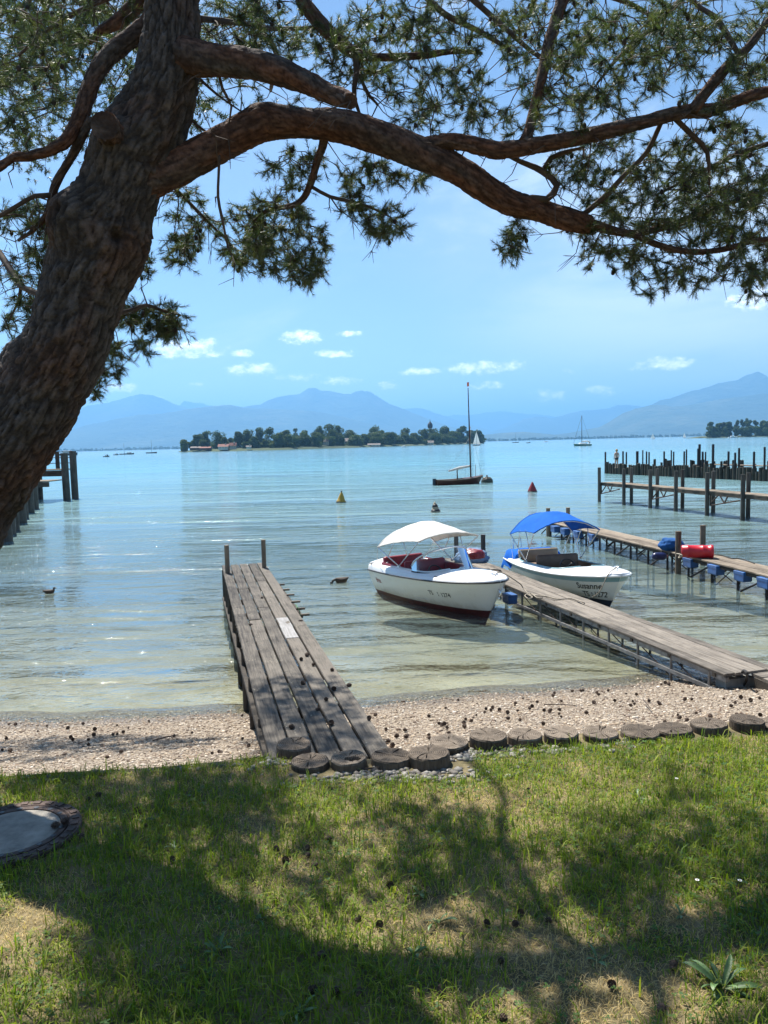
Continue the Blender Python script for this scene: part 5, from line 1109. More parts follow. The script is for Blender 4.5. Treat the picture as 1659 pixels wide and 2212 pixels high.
for k in range(8): a = 2*math.pi*k/8; MB().box((c.x + rw*.70*math.cos(a), Y + rw*.70*math.sin(a), c.z - 2.2), (.5, .9, 2.4), Matrix.Rotation(a, 3, 'Z')).build('belfry_window', M['postdark'], ct)
# wooded point on the right
pY = 1050; G = []
for i in range(25):
    x = 1520 + 260*i/24; row = []
    for dy, z in ((-8, -1.2), (0, .4), (10, 1.5), (60, 2.5), (150, -1)): e = min(1, i/3); row.append(Vector((ony(x, 950, pY).x, pY + dy*(.2+.8*e), z*(.4+.6*e) if z > 0 else z)))
    G.append(row)
tag(MB().grid(G).build('point_ground', M['farland'], None, True), kind='structure')
for i, (zx, zt, zw, bk) in enumerate([(1180,560,55,10),(1165,605,50,2),(1215,600,60,8),(1250,570,60,30),(1290,565,60,30),(1330,560,60,20),(1300,610,60,5),(1400,545,50,40),(1395,600,50,8),(1440,540,45,50),(1475,530,45,60),(1510,545,60,40),(1550,545,55,30),(1500,600,60,5),(1570,600,55,8),(1620,550,60,20),(1655,560,60,10),(1700,550,70,20),(1450,610,55,4),(1640,610,60,3),(1230,640,50,2),(1760,560,80,20)]):
    far_tree(1234.4 + zx*.2559, 768 + zt*.2559, zw*.2559*1.25, pY + 5 + bk, 1.0, 700+i, ['bushy willow at the water edge of the right-hand point', 'tall slender tree on the right-hand point', 'rounded tree on the right-hand point'][0 if zt >= 600 else 1 if zt < 548 else 2], False, zt < 548, 'trees on the point')

# ------------------------------------------------------------------ the pine
M['bark'] = attr_mat('pine_bark', 0.9, 0, 0.15, 45.0)
bt = NT(M['bark'].node_tree); bco = bt.n('ShaderNodeTexCoord').outputs['Object']; bb_ = [n_ for n_ in M['bark'].node_tree.nodes if n_.type == 'BSDF_PRINCIPLED'][0]
bt.put(bb_.inputs['Normal'], bt.bump(bt.math('ADD', bt.noise(bco, 55.0, 5.0, 0.65, 0.6), bt.math('MULTIPLY', bt.vor(bco, 38.0), 0.7)), 0.9, 0.012))
M['twigbark'] = plain('twig_bark', (0.075,0.052,0.038), 0.9, 0, 0.4, 8)
def catmull(P, step):
    out = []
    for i in range(len(P)-1):
        p0, p1, p2, p3 = P[max(i-1, 0)], P[i], P[i+1], P[min(i+2, len(P)-1)]
        n = max(1, int((p2[:3]-p1[:3]).length/step)) if hasattr(p1, 'length') else 1
        n = max(1, int(math.dist(p1[:3], p2[:3])/step))
        for k in range(n):
            t = k/n; out.append([.5*((2*b_) + (c-a)*t + (2*a-5*b_+4*c-d)*t*t + (3*b_-a-3*c+d)*t**3) for a, b_, c, d in zip(p0, p1, p2, p3)])
    out.append(list(P[-1])); return out
def bark_tube(name, P, n, step, amp, plate, red, parent, knots=(), seed=0):
    """P: list of (x,y,z,r). Swept tube with plated bark pushed out of the surface"""
    Q = catmull([list(p) for p in P], step); m = len(Q); V, Cc = [], []; u = None; vlen = 0.0
    for i, (x, y, z, r) in enumerate(Q):
        a, b_ = Q[max(i-1, 0)], Q[min(i+1, m-1)]; t = (Vector(b_[:3]) - Vector(a[:3])).normalized()
        if u is None: u = t.cross(Vector((0, 1, 0))).normalized()
        else: u = (u - t*u.dot(t)).normalized()
        w_ = t.cross(u)
        if i: vlen += math.dist(Q[i-1][:3], Q[i][:3])
        for k in range(n):
            an = 2*math.pi*k/n; ca, sa = math.cos(an), math.sin(an); d_ = u*ca + w_*sa
            q = Vector((ca*r/plate, sa*r/plate, vlen/(plate*4.6) + seed))
            q = q + Vector((noise.noise(q*1.3), noise.noise(q*1.3 + Vector((9,0,0))), .5*noise.noise(q*.9 + Vector((0,5,0)))))*.75
            ds, _ = noise.voronoi(q); e = min(1.0, max(0.0, (ds[1]-ds[0])/(.30 + .25*noise.noise(q*.5)))); e *= .75 + .25*noise.noise(q*2.7); lump = noise.fractal(Vector((ca*r*4+seed, sa*r*4, vlen*2.0)), .8, 2.0, 3)
            rad = r*(1 + .07*lump) + amp*(e - .6) + amp*.5*noise.noise(q*3.1)
            p = Vector((x, y, z)) + d_*rad; V.append(p)
            rd = min(1, max(0, red + .9*noise.noise(Vector((x*1.9+ca, y+sa, z*1.9+seed))) + .3*noise.noise(q*.8))); sh = .30 + .70*e
            v_ = .8 + .45*noise.noise(q*2.2)
            g = (.130, .114, .103); rdc = (.190, .095, .060)
            Cc.append([(g[j]*(1-rd) + rdc[j]*rd)*sh*v_ for j in range(3)])
    V = np.array(V, dtype=np.float64); Cc = np.array(Cc)
    for (kp, kr, kh, kd) in knots:                     # burls and branch scars
        d = np.linalg.norm(V - np.array(kp), axis=1); cidx = min(range(m), key=lambda i_: math.dist(Q[i_][:3], kp)); c0 = np.array(Q[cidx][:3]); dirn = np.array(kp) - c0; dirn /= np.linalg.norm(dirn)
        V += np.outer(np.exp(-(d/kr)**2)*kh - np.exp(-(d/(kr*.42))**2)*kd, dirn); Cc *= (1 - .85*np.exp(-(d/(kr*.40))**2)*(1 if kd else 0))[:, None]
    idx = np.arange(m*n).reshape(m, n); a = idx[:-1]; b_ = idx[1:]
    Fc = np.stack([a, np.roll(a, -1, 1), np.roll(b_, -1, 1), b_], -1).reshape(-1, 4)
    me = mesh_np(name, V, Fc, True); colattr(me, Cc); bm = bmesh.new(); bm.from_mesh(me); bm.verts.ensure_lookup_table()
    try: bm.faces.new([bm.verts[int(q)] for q in idx[-1]]); bm.faces.new([bm.verts[int(q)] for q in idx[0][::-1]])
    except ValueError: pass
    bm.to_mesh(me); bm.free(); return link(name, me, M['bark'], parent)
def D3(pts, Y0, Y1):
    out = []; n = len(pts)
    for i, (x, y, w_) in enumerate(pts):
        Y = Y0 + (Y1-Y0)*i/(n-1); p = ony(x, y, Y); dist = (p - Vector((0,0,EYE))).length; out.append((p.x, p.y, p.z, w_*.5*Y/F*1.0))
    return out
TY = 5.6
trunk_px = [(-360,1690,330),(-330,1630,262),(-290,1545,232),(-225,1420,212),(-150,1255,196),(-68,1100,184),(-4,1000,178),(54,905,174),(97,830,172),(138,756,170),(176,640,166),(203,560,172),(218,490,176),(252,420,162),(278,350,166),(312,290,158),(345,220,140),(366,140,124),(372,60,113),(373,0,108),(376,-160,98)]
tr3 = D3(trunk_px, TY, TY); top = tr3[-1]
tr3 += [(top[0]+.10, TY+.25, top[2]+.8, .145), (top[0]+.05, TY+.45, top[2]+1.9, .11), (top[0]+.25, TY+.6, top[2]+3.0, .07), (top[0]+.3, TY+.6, top[2]+3.8, .03)]
pine = root('pine_tree', (tr3[0][0], TY, zground(tr3[0][0], TY)), 'large leaning pine with plated bark and long drooping limbs over the shore', 'tree')
kn = lambda x, y, rr_, hh_, dd: (tuple(ony(x, y, TY - .24)), rr_, hh_, dd)
knots = [kn(146, 470, .15, .13, .08), kn(248, 512, .11, .06, .12), kn(143, 605, .09, .04, .11), kn(135, 722, .07, .02, .09), kn(45, 898, .08, .02, .10), kn(235, 300, .13, .06, 0), (tuple(ony(28, 770, TY)), .16, .07, 0), (tuple(ony(292, 540, TY)), .2, .07, 0)]
bark_tube('trunk', tr3, 150, .014, .028, .046, .02, pine, knots, 3)
st0, st1 = ony(250, 300, TY-.15), ony(226, 272, TY-.42)
bark_tube('branch_stub', [(*st0, .115), (*st0.lerp(st1, .5), .098), (*st1, .090)], 40, .014, .010, .03, .35, pine, (), 5)
limbs = {
 'A': ([(285,400,78),(330,383,78),(384,359,73),(440,330,70),(491,303,68),(540,275,71),(574,262,73),(646,266,60),(733,274,65),(820,298,67),(900,329,65),(979,363,58),(1040,401,57),(1100,436,53),(1159,452,46),(1219,472,47),(1274,486,38)], 5.55, 6.1, .75, 52),
 'B': ([(890,325,44),(932,313,36),(979,306,33),(1042,317,34),(1080,325,36),(1159,314,33),(1239,300,30),(1318,282,30),(1397,262,28),(1477,242,28),(1536,238,27),(1596,216,24),(1659,198,22),(1760,170,18),(1850,150,8)], 5.9, 5.5, .65, 36),
 'C': ([(395,120,74),(430,126,68),(471,131,61),(543,139,58),(602,155,56),(662,178,46),(701,198,38),(741,213,36),(757,219,32)], 5.5, 5.1, .6, 44),
 'F': ([(345,30,50),(314,60,39),(281,83,38),(238,119,38),(212,152,36),(192,195,34),(179,238,32),(162,274,28),(142,304,26),(109,324,22),(66,337,20),(30,341,18),(0,360,18),(-60,390,14),(-120,410,7)], 5.7, 5.2, .6, 36),
 'G': ([(197,255,18),(175,298,20),(159,331,18),(139,364,17),(119,400,18),(112,430,16),(99,466,13),(73,496,9),(40,520,5)], 5.45, 5.7, .55, 22),
 'H': ([(330,-40,34),(304,0,34),(265,40,30),(235,58,24),(215,69,18),(192,93,9)], 6.0, 6.2, .6, 26),
 'Dl': ([(640,-60,32),(654,0,30),(670,24,30),(701,60,30),(729,87,29),(761,112,24),(800,123,17),(860,123,15),(920,119,14),(979,111,11),(1042,115,7)], 6.4, 6.6, .55, 26),
 'B1': ([(1130,312,26),(1140,290,23),(1155,230,22),(1172,159,22),(1187,91,24),(1215,0,26),(1240,-80,26)], 5.75, 6.0, .5, 26),
 'B2': ([(1495,240,26),(1504,228,24),(1532,190,24),(1576,139,22),(1612,107,18),(1643,67,16),(1670,35,16),(1720,-10,13)], 5.62, 5.5, .5, 22),
 'A2': ([(1268,482,22),(1310,490,14),(1378,512,13),(1437,534,13),(1497,544,13),(1556,540,12),(1616,524,12),(1659,516,11),(1740,500,7)], 6.1, 6.3, .5, 18),
 'A3': ([(1262,478,22),(1300,495,15),(1358,504,15),(1417,496,14),(1477,476,14),(1536,452,12),(1596,432,10),(1659,410,9),(1740,390,5)], 6.1, 6.7, .55, 18),
 'E': ([(700,295,22),(697,317,18),(686,345,17),(676,381,16),(662,417,14),(642,440,13),(610,448,11),(574,456,9),(547,480,6)], 5.85, 6.2, .5, 20)}
thin = {
 'B2f': ([(1596,118,10),(1568,71,12),(1544,36,11),(1512,16,9),(1480,-20,8)], 5.6, 5.8), 'E2': ([(676,405,8),(713,425,8),(761,436,7),(801,448,6),(845,470,3)], 6.0, 6.1),
 'hang1': ([(473,330,7),(473,361,6),(471,425,6),(479,468,6),(491,528,4)], 5.6, 5.7), 'hang2': ([(350,385,9),(384,413,7),(443,472,6),(511,540,3)], 5.9, 6.3), 'X1': ([(1430,260,10),(1397,329,10),(1350,377,11),(1310,421,12),(1262,462,12)], 5.75, 6.1),
 'X2': ([(1457,255,11),(1497,294,11),(1528,330,9),(1532,400,5)], 5.7, 5.9), 'elb': ([(1118,434,14),(1150,428,15),(1180,431,15),(1203,401,14),(1172,370,13),(1124,349,10),(1095,335,8)], 6.0, 5.9), 'elb2': ([(1172,370,11),(1190,342,11),(1230,326,8),(1260,318,4)], 5.95, 5.8),
 'G2': ([(112,422,12),(76,423,10),(40,443,9),(0,466,9),(-40,480,5)], 5.55, 5.4), 'I': ([(110,645,13),(66,628,13),(43,615,14),(20,579,15),(0,549,14),(-30,510,13)], 5.85, 6.6), 'I2': ([(45,617,8),(40,650,6),(20,690,4)], 6.3, 6.4),
 'J': ([(235,690,12),(253,678,10),(283,670,9),(316,659,8),(350,670,6),(390,681,3)], 5.8, 6.5), 'D2': ([(765,115,13),(771,150,12),(765,190,10),(766,216,9),(777,246,6)], 6.45, 6.5), 'D3': ([(775,160,8),(797,206,7),(816,226,4)], 6.5, 6.6),
 'K1': ([(430,40,14),(520,50,11),(600,62,9),(690,58,6)], 5.9, 7.3), 'K2': ([(900,-30,14),(960,30,12),(1040,70,10),(1120,120,7)], 6.8, 7.2), 'K3': ([(1000,-20,12),(1090,60,11),(1160,120,8),(1240,170,5)], 7.2, 7.3), 'K4': ([(300,-30,14),(200,10,11),(110,60,9),(40,120,5)], 6.3, 6.8),
 'K5': ([(1500,-30,12),(1420,50,10),(1340,120,8),(1290,180,5)], 7.0, 6.6), 'K6': ([(1700,300,12),(1600,330,10),(1500,380,8),(1420,420,5)], 6.2, 6.6), 'L1': ([(470,150,7),(480,190,6),(500,230,5),(495,265,3)], 5.5, 5.6), 'L2': ([(420,160,7),(470,205,5),(520,240,3)], 5.9, 6.1), 'L3': ([(405,250,7),(430,275,5),(455,290,3)], 5.9, 6.0)}
nodes, nrad = [], []
def addnodes(Q):
    for x, y, z, r in catmull([list(p) for p in Q], .10): nodes.append((x, y, z)); nrad.append(r)
for k_, (pp_, y0, y1, red, n) in limbs.items():
    P3 = D3(pp_, y0, y1); bark_tube('limb', P3, n, .018 if n > 30 else .03, .010 if n > 30 else .005, .035, red, pine, (), seed=hash(k_) % 17); addnodes(P3)
for k_, (pp_, y0, y1) in thin.items():
    P3 = D3(pp_, y0, y1); Q = catmull([list(p) for p in P3], .06)
    MB().tube([q[:3] for q in Q], [max(.004, q[3]*(1 + .12*noise.noise(Vector(q[:3])*9))) for q in Q], 8).build('branch', M['twigbark'], pine, True); addnodes(P3)
# upper limbs above the picture, they carry the shade
ups = [[(top[0], TY+.2, top[2]+.4, .09), (top[0]+1.5, TY+1.2, top[2]+.9, .07), (top[0]+3.2, TY+2.0, top[2]+.7, .05), (top[0]+4.6, TY+2.3, top[2]+.4, .02)],
       [(top[0], TY+.4, top[2]+1.4, .08), (top[0]+.6, TY+2.0, top[2]+1.8, .06), (top[0]+1.2, TY+4.0, top[2]+1.9, .03)], [(top[0], TY+.4, top[2]+1.0, .08), (top[0]-1.2, TY+1.5, top[2]+1.2, .06), (top[0]-2.4, TY+3.0, top[2]+1.0, .03)],
       [(top[0], TY+.2, top[2]+.2, .08), (top[0]+.3, TY+1.8, top[2]+.6, .06), (top[0]+.2, TY+3.8, top[2]+.5, .03)], [(top[0], TY, top[2]+.2, .08), (top[0]-1.4, TY-.8, top[2]+.5, .05), (top[0]-2.4, TY-1.0, top[2]+.3, .03)], [(top[0], TY+.1, top[2]+.7, .08), (top[0]+.9, TY-1.0, top[2]+1.1, .05), (top[0]+1.6, TY-1.6, top[2]+1.0, .03)]]
for P3 in ups:
    P3 = [(p[0] + .25*noise.noise(Vector(p[:3])*3), p[1], p[2] + .2*noise.noise(Vector(p[:3])*5), p[3]*.6) for p in catmull([list(q) for q in P3], .45)]; P3[-1] = (*P3[-1][:3], .006)
    Q = catmull([list(p) for p in P3], .1); MB().tube([q[:3] for q in Q], [q[3] for q in Q], 10).build('branch', M['twigbark'], pine, True); addnodes(P3)
clus = [(60,60,120,100,64,5,8),(180,40,130,70,54,5.6,8),(60,190,90,70,44,5,8),(150,150,80,90,24,5.8,8),(255,160,50,100,20,6.2,8),(20,270,40,40,9,5,7),
 (60,480,70,40,28,5.6,7.5),(100,520,55,50,20,5.8,7.5),(60,600,70,60,28,5.8,7.4),(60,690,60,45,24,6,7.4),(20,755,28,28,6,6,7),(120,620,35,60,8,6.2,7),
 (295,575,40,28,14,6.2,7.2),(320,695,78,44,58,6.2,7.2),(382,705,32,32,13,6.3,7),(230,780,38,52,26,6.2,7),(300,752,36,18,7,6.2,7),(205,838,22,22,5,6.2,7),
 (405,470,50,80,32,5.8,7),(390,550,40,25,12,5.8,7),(530,505,65,60,46,5.8,7.2),(600,475,75,55,46,5.8,7.2),(570,555,85,35,34,5.8,7.2),(655,580,45,40,28,5.9,6.9),(690,530,35,40,12,5.9,6.9),(765,440,50,26,13,5.9,6.4),(835,482,42,36,26,5.9,6.5),(640,365,65,45,24,5.8,6.9),(780,372,65,32,20,6,7),(885,385,45,18,12,6,7),
 (500,60,90,70,44,5.6,8),(600,60,110,70,52,5.6,8),(720,110,90,80,42,5.8,8),(500,205,80,50,8,5.8,7),(620,235,60,30,5,6,7),(830,85,120,90,60,5.8,8),(900,190,120,80,50,5.8,8),(1000,90,140,100,76,5.8,8.2),(1080,220,120,80,46,5.8,7.6),(960,262,90,45,24,5.8,7.4),(1200,60,150,80,78,5.5,8.2),(1300,160,140,90,78,5.3,8),(1240,240,110,55,32,5.4,7),(1400,90,140,90,70,5.3,8),(1500,60,130,80,48,5.3,8),(1560,170,110,80,42,5.2,7.4),(1630,100,60,100,26,5.2,7.4),
 (1330,350,120,70,50,5.6,7.4),(1420,420,140,80,92,5.7,7.8),(1560,350,120,90,86,5.5,7.6),(1600,450,90,80,66,5.6,7.6),(1500,500,140,55,64,5.8,7.6),(1620,560,70,60,40,5.9,7.4),(1335,555,80,35,28,5.9,7),(1300,470,60,45,20,5.9,7),(1420,598,60,40,20,6,7),(1520,590,60,38,18,6,7),(1640,615,36,28,8,6,7),(1230,370,45,45,14,5.8,6.6),(1112,510,24,34,14,6,6.5),(1130,462,28,20,5,6,6.4),(1092,542,18,12,5,6,6.4),(1250,500,35,20,7,6,6.5)]
targets = []
for (cx, cy_, rx, ry, n, ya, yb) in clus:
    for _ in range(int(n*(1.08 if cy_ < 300 else 1.25))):
        while True:
            a, b_ = rng.uniform(-1, 1, 2)
            if a*a + b_*b_ < 1: break
        p = ony(cx + a*rx, cy_ + b_*ry, rng.uniform(ya, yb)); targets.append((p.x, p.y, p.z, 0))
# shade-giving crown above the frame: clumps over the parts of the lawn, jetty and beach that lie in shade
sh = [(330,1745,.42,60),(470,1770,.40,56),(200,1700,.38,32),(130,1685,.32,36),(280,1672,.30,36),(430,1680,.30,40),(540,1700,.25,26),(250,2100,.45,26),(610,1475,.42,50),(690,1500,.42,50),(650,1555,.45,50),(740,1610,.42,46),(560,1640,.40,18),(130,1630,.5,40),(350,1610,.42,34),(20,1590,.45,40),(120,1580,.5,54),(270,1580,.45,50),(430,1600,.28,20),(1330,1850,.25,10),(1540,1790,.30,12),(760,1680,.30,14),(1450,1690,.25,8)]
for (x, y, rr_, n) in sh:
    g = onz(x, y, 0.45 if (x < 520 and y < 1640) else 1.0)
    for _ in range(n):
        dz = rng.uniform(6.6, 8.6); a = rng.uniform(0, 6.28); q = rr_*math.sqrt(rng.random())*1.25
        c = g + SD*((dz + 1.0 - g.z)/SD.z) + Vector((q*math.cos(a), q*math.sin(a), 0)); targets.append((c.x, c.y, c.z, 1))
targets = np.array(targets); T3 = targets[:, :3]
ncap = len(nodes) + len(T3)*8; NP = np.zeros((ncap, 3)); cnt = len(nodes); NP[:cnt] = nodes
best = np.full(len(T3), 1e9)
for i0 in range(0, cnt, 400): best = np.minimum(best, np.linalg.norm(T3[:, None] - NP[None, i0:min(cnt, i0+400)], axis=2).min(1))
order = np.argsort(best); tw = MB(); ends = []
for oi in order:
    T = T3[oi]; d = np.linalg.norm(NP[:cnt] - T, axis=1); pen = d + .25*np.maximum(0, T[2] - NP[:cnt, 2]); j = int(pen.argmin()); A = Vector(NP[j]); Bv = Vector(T); L = (Bv-A).length
    if L < .02: continue
    side = Vector(rng.normal(size=3)); mid1 = A.lerp(Bv, .35) + side*L*.07 + Vector((0, 0, .10*L)); mid2 = A.lerp(Bv, .7) + Vector(rng.normal(size=3))*L*.06 + Vector((0, 0, .04*L))
    Q = [A, mid1, mid2, Bv]; r0 = min(.014, .0034 + .0075*L); tw.tube(Q, [r0, r0*.8, r0*.6, .0022], 4 if not targets[oi, 3] else 3, False)
    m_ = min(6, max(2, int(L/.12)))
    for q in range(1, m_+1):
        t = q/m_; p = A.lerp(mid1, t/.35) if t < .35 else mid1.lerp(mid2, (t-.35)/.35) if t < .7 else mid2.lerp(Bv, (t-.7)/.3); NP[cnt] = p; cnt += 1
    ends.append((Bv, (Bv-mid2).normalized(), int(targets[oi, 3]), mid2))
for _ in range(520):
    j = int(rng.integers(0, len(nodes))); A = Vector(nodes[j])
    if A.z > 8 or nrad[j] > .06: continue
    L = rng.uniform(.12, .5); d0 = Vector((rng.normal(), rng.normal()*.8, rng.normal()*.5 - .5)).normalized(); p1 = A + d0*L*.5 + Vector((0, 0, -.05*L)); p2 = p1 + (d0 + Vector(rng.normal(size=3))*.5).normalized()*L*.5
    tw.tube([A, A.lerp(p1, .5) + Vector(rng.normal(size=3))*.012, p1, p2], [.006, .005, .0038, .0018], 4, False)
    for q in range(int(rng.integers(1, 4))):
        b0 = p1.lerp(p2, rng.uniform(0, .8)); tw.tube([b0, b0 + (d0 + Vector(rng.normal(size=3))*.9).normalized()*L*rng.uniform(.2, .45)], [.003, .0014], 3, False)
tw_o = tw.build('twigs', M['twigbark'], pine); tag(tw_o, kind='stuff')
# needle tufts
C_, A_x, KN = [], [], []
shoots = MB(); cones_pos = []
for (e, dr_, off, md) in ends:
    nt = rng.integers(5, 10) if not off else 6
    for k in range(nt):
        dd = (dr_ + Vector(rng.normal(size=3))*.8).normalized(); ln = rng.uniform(.02, .13) if not off else rng.uniform(.03, .26)
        c = e + dd*ln if k else e.copy()
        if k and rng.random() < .45: c = md.lerp(e, rng.uniform(.2, 1)) + dd*ln*.7
        C_.append(c); A_x.append(dd); KN.append(off)
        if not off and k: shoots.tube([e if (c-e).length < .14 else c - dd*ln*.7, c], [.0026, .002], 3, False)
    if not off and rng.random() < .16: cones_pos.append(e + Vector((rng.uniform(-.03, .03), rng.uniform(-.03, .03), -.02)))
tag(shoots.build('shoots', M['twigbark'], pine), kind='stuff')
C_ = np.array(C_); A_x = np.array(A_x); KN = np.array(KN)
def needles(c, ax, per, ln, wd_, cols, spread):
    n = len(c); P = np.repeat(c, per, 0); A = np.repeat(ax, per, 0); N = n*per
    rnd = rng.normal(size=(N, 3)); rnd -= A*(rnd*A).sum(1)[:, None]; rnd /= np.linalg.norm(rnd, axis=1)[:, None]
    th = np.abs(rng.normal(spread, .35, N)); D = A*np.cos(th)[:, None] + rnd*np.sin(th)[:, None]
    st = P - A*rng.uniform(0, .075, N)[:, None]; le = ln*rng.uniform(.7, 1.15, N)[:, None]
    sd_ = np.cross(D, rng.normal(size=(N, 3))); sd_ /= np.linalg.norm(sd_, axis=1)[:, None]; s_ = sd_*wd_*.5
    V = np.stack([st - s_, st + s_, st + D*le], 1).reshape(-1, 3)
    base = np.array(cols)[rng.integers(0, len(cols), n)]*rng.uniform(.75, 1.25, (n, 1)); col = np.repeat(np.repeat(base, per, 0)*rng.uniform(.8, 1.2, (N, 1)), 3, 0)
    return V, np.arange(len(V)).reshape(-1, 3), col
PG = [(.054,.078,.030), (.068,.096,.034), (.044,.068,.036), (.105,.112,.046)]
V1, F1, K1_ = needles(C_[KN == 0], A_x[KN == 0], 36, .052, .0029, PG, .62)
V2, F2, K2_ = needles(C_[KN == 1], A_x[KN == 1], 16, .075, .011, PG, .9)
me = mesh_np('needles', np.concatenate([V1, V2]), np.concatenate([F1, F2 + len(V1)])); colattr(me, np.concatenate([K1_, K2_])); tag(link('needles', me, M['needles'], pine), kind='stuff')
cb = MB()
for p in cones_pos: cb.lathe([(0,-.022),(.012,-.016),(.016,-.002),(.012,.012),(.004,.02)], 7, p)
tag(cb.build('hanging_cones', plain('cone_dark', (.03,.022,.017), .9, 0, .3), pine), kind='stuff')
print('pine', len(ends), len(C_), len(V1)//3, len(V2)//3)

# ------------------------------------------------------------------ gravel, grass, small things on the ground
def ground_grid():
    xs = np.linspace(-6, 7, 131); ys = np.linspace(1.5, 11.5, 126); Z = np.array([[zground(x, y) for y in ys] for x in xs]); return xs, ys, Z
gxs, gys, gZ = ground_grid()
def zg(x, y):
    i = np.clip((x - gxs[0])/(gxs[1]-gxs[0]), 0, len(gxs)-1.001); j = np.clip((y - gys[0])/(gys[1]-gys[0]), 0, len(gys)-1.001); a, b_ = i.astype(int), j.astype(int); fi, fj = i-a, j-b_
    return gZ[a, b_]*(1-fi)*(1-fj) + gZ[a+1, b_]*fi*(1-fj) + gZ[a, b_+1]*(1-fi)*fj + gZ[a+1, b_+1]*fi*fj
yev, ywv = np.vectorize(ye), np.vectorize(yw)
bm = bmesh.new(); bmesh.ops.create_icosphere(bm, subdivisions=1, radius=1.0); ico_v = np.array([v.co[:] for v in bm.verts]); ico_f = np.array([[v.index for v in f.verts] for f in bm.faces]); bm.free()
def pebbles(name, x, y, size, cols, label, zoff=0.15):
    n = len(x); sc_ = size[:, None]*rng.uniform(.6, 1.2, (n, 3))*np.array([1, 1, .62]); base = ico_v[None]*(1 + rng.uniform(-.14, .14, (n, 12, 1)))
    an = rng.uniform(0, 6.28, n); ca, sa = np.cos(an), np.sin(an); v = base*sc_[:, None]; vx = v[..., 0]*ca[:, None] - v[..., 1]*sa[:, None]; vy = v[..., 0]*sa[:, None] + v[..., 1]*ca[:, None]
    V = np.stack([vx + x[:, None], vy + y[:, None], v[..., 2] + (zg(x, y) + size*zoff)[:, None]], -1).reshape(-1, 3); Fc = (ico_f[None] + (np.arange(n)*12)[:, None, None]).reshape(-1, 3)
    col = np.array(cols)[rng.integers(0, len(cols), n)]*rng.uniform(.75, 1.2, (n, 1)); me = mesh_np(name, V, Fc, True); colattr(me, np.repeat(col, 12, 0)); return tag(link(name, me, M['pebble']), label, 'gravel', kind='stuff')
n = 27000; x = rng.uniform(-5.6, 6.2, n); tt = rng.random(n); y = yev(x) + (ywv(x) + .25 - yev(x))*tt
pebbles('beach_pebbles', x, y, .0070 + .012*rng.random(n)**2 + np.where(rng.random(n) < .02, .014, 0), [(.50,.41,.31),(.38,.30,.22),(.60,.53,.44),(.26,.195,.14),(.43,.34,.24),(.15,.105,.075),(.47,.385,.295)], 'pale shingle covering the narrow beach')
n = 300; x = np.concatenate([rng.normal(.05, .38, n), rng.uniform(.55, 2.0, 160), rng.uniform(-3.3, -.9, 60)]); y = np.concatenate([rng.normal(5.37, .06, n), 5.70 + rng.normal(0, .05, 160) + .03*rng.random(160), rng.normal(5.60, .06, 60)]); y[n:n+160] += (x[n:n+160]-.5)*.06
xx = rng.uniform(.42, .66, 90); x = np.concatenate([x, xx, rng.uniform(-.95, -.70, 60)]); y = np.concatenate([y, rng.uniform(5.62, 5.80, 90), rng.uniform(5.60, 5.78, 60)])
pebbles('loose_stones', x, y, rng.uniform(.012, .036, len(x)), [(.22,.205,.18),(.17,.155,.135),(.28,.265,.24),(.13,.115,.10)], 'larger loose pebbles heaped before the log ends', .1)

GCAP = [(1200,2060,150,90,1.0),(1000,1725,140,45,.8),(820,1800,120,60,.55),(1330,2150,190,80,1.0),(50,1990,90,70,.8),(120,1910,90,40,.6),(560,1790,60,40,.5),(980,1990,140,80,.8),(640,1880,70,40,.45),(1450,1990,120,50,.7),(400,1680,300,25,.6),(1150,1880,110,60,.6),(1000,2180,160,60,.5),(1480,2200,160,40,.7),(300,1690,200,30,.5),(1620,1600,60,20,.6),(1250,1655,40,20,.3)]
def project(x, y, z):
    q = np.stack([x, y, z - EYE], -1) @ np.array(RM); return q[:, 0]/-q[:, 2]*F + W/2, H/2 - q[:, 1]/-q[:, 2]*F
dry_c = [(onz(a, b_, 1.03), onz(a+rx, b_, 1.03), onz(a, b_-ry, 1.03), k_) for a, b_, rx, ry, k_ in GCAP]
def dryness(x, y):
    d = np.zeros_like(x)
    for c, cx_, cy__, k_ in dry_c:
        sx, sy = abs(cx_.x-c.x), abs(cy__.y-c.y); d = np.maximum(d, k_*np.exp(-(((x-c.x)/sx)**2 + ((y-c.y)/sy)**2)))
    return d
nzv = np.vectorize(lambda a, b_, s: noise.noise(Vector((a*s, b_*s, 1.7))))
ngx, ngy = np.meshgrid(np.linspace(-4.5, 5, 191), np.linspace(1.8, 7, 105), indexing='ij'); NZ = nzv(ngx, ngy, 1.7)*.6 + nzv(ngx, ngy, 5.0)*.4
def nzf(x, y):
    i = np.clip((x+4.5)/9.5*190, 0, 189).astype(int); j = np.clip((y-1.8)/5.2*104, 0, 103).astype(int); return NZ[i, j]
N = 235000; x = rng.uniform(-4.3, 4.6, N); y = 2.35 + (6.35-2.35)*rng.random(N)
keep = (y < yev(x) - .01 - .10*rng.random(N)**2*0) & (np.hypot(x-mc.x, y-mc.y) > .40) & (np.abs(x) < .62*y + .45)
keep &= ~((x > -.75) & (x < .62) & (y > 5.30 + .06*nzf(x, y))) ; keep &= ~((x >= .40) & (y > 5.76 + (x-.5)*.07))
x, y = x[keep], y[keep]; n = len(x); dr_ = np.clip(dryness(x, y) + .55*nzf(x, y) + .12, 0, 1); isdry = rng.random(n) < np.clip(dr_*1.15, 0, .97)
thinm = rng.random(n) < np.where(isdry, .95, .9); x, y, dr_, isdry = x[thinm], y[thinm], dr_[thinm], isdry[thinm]; n = len(x)
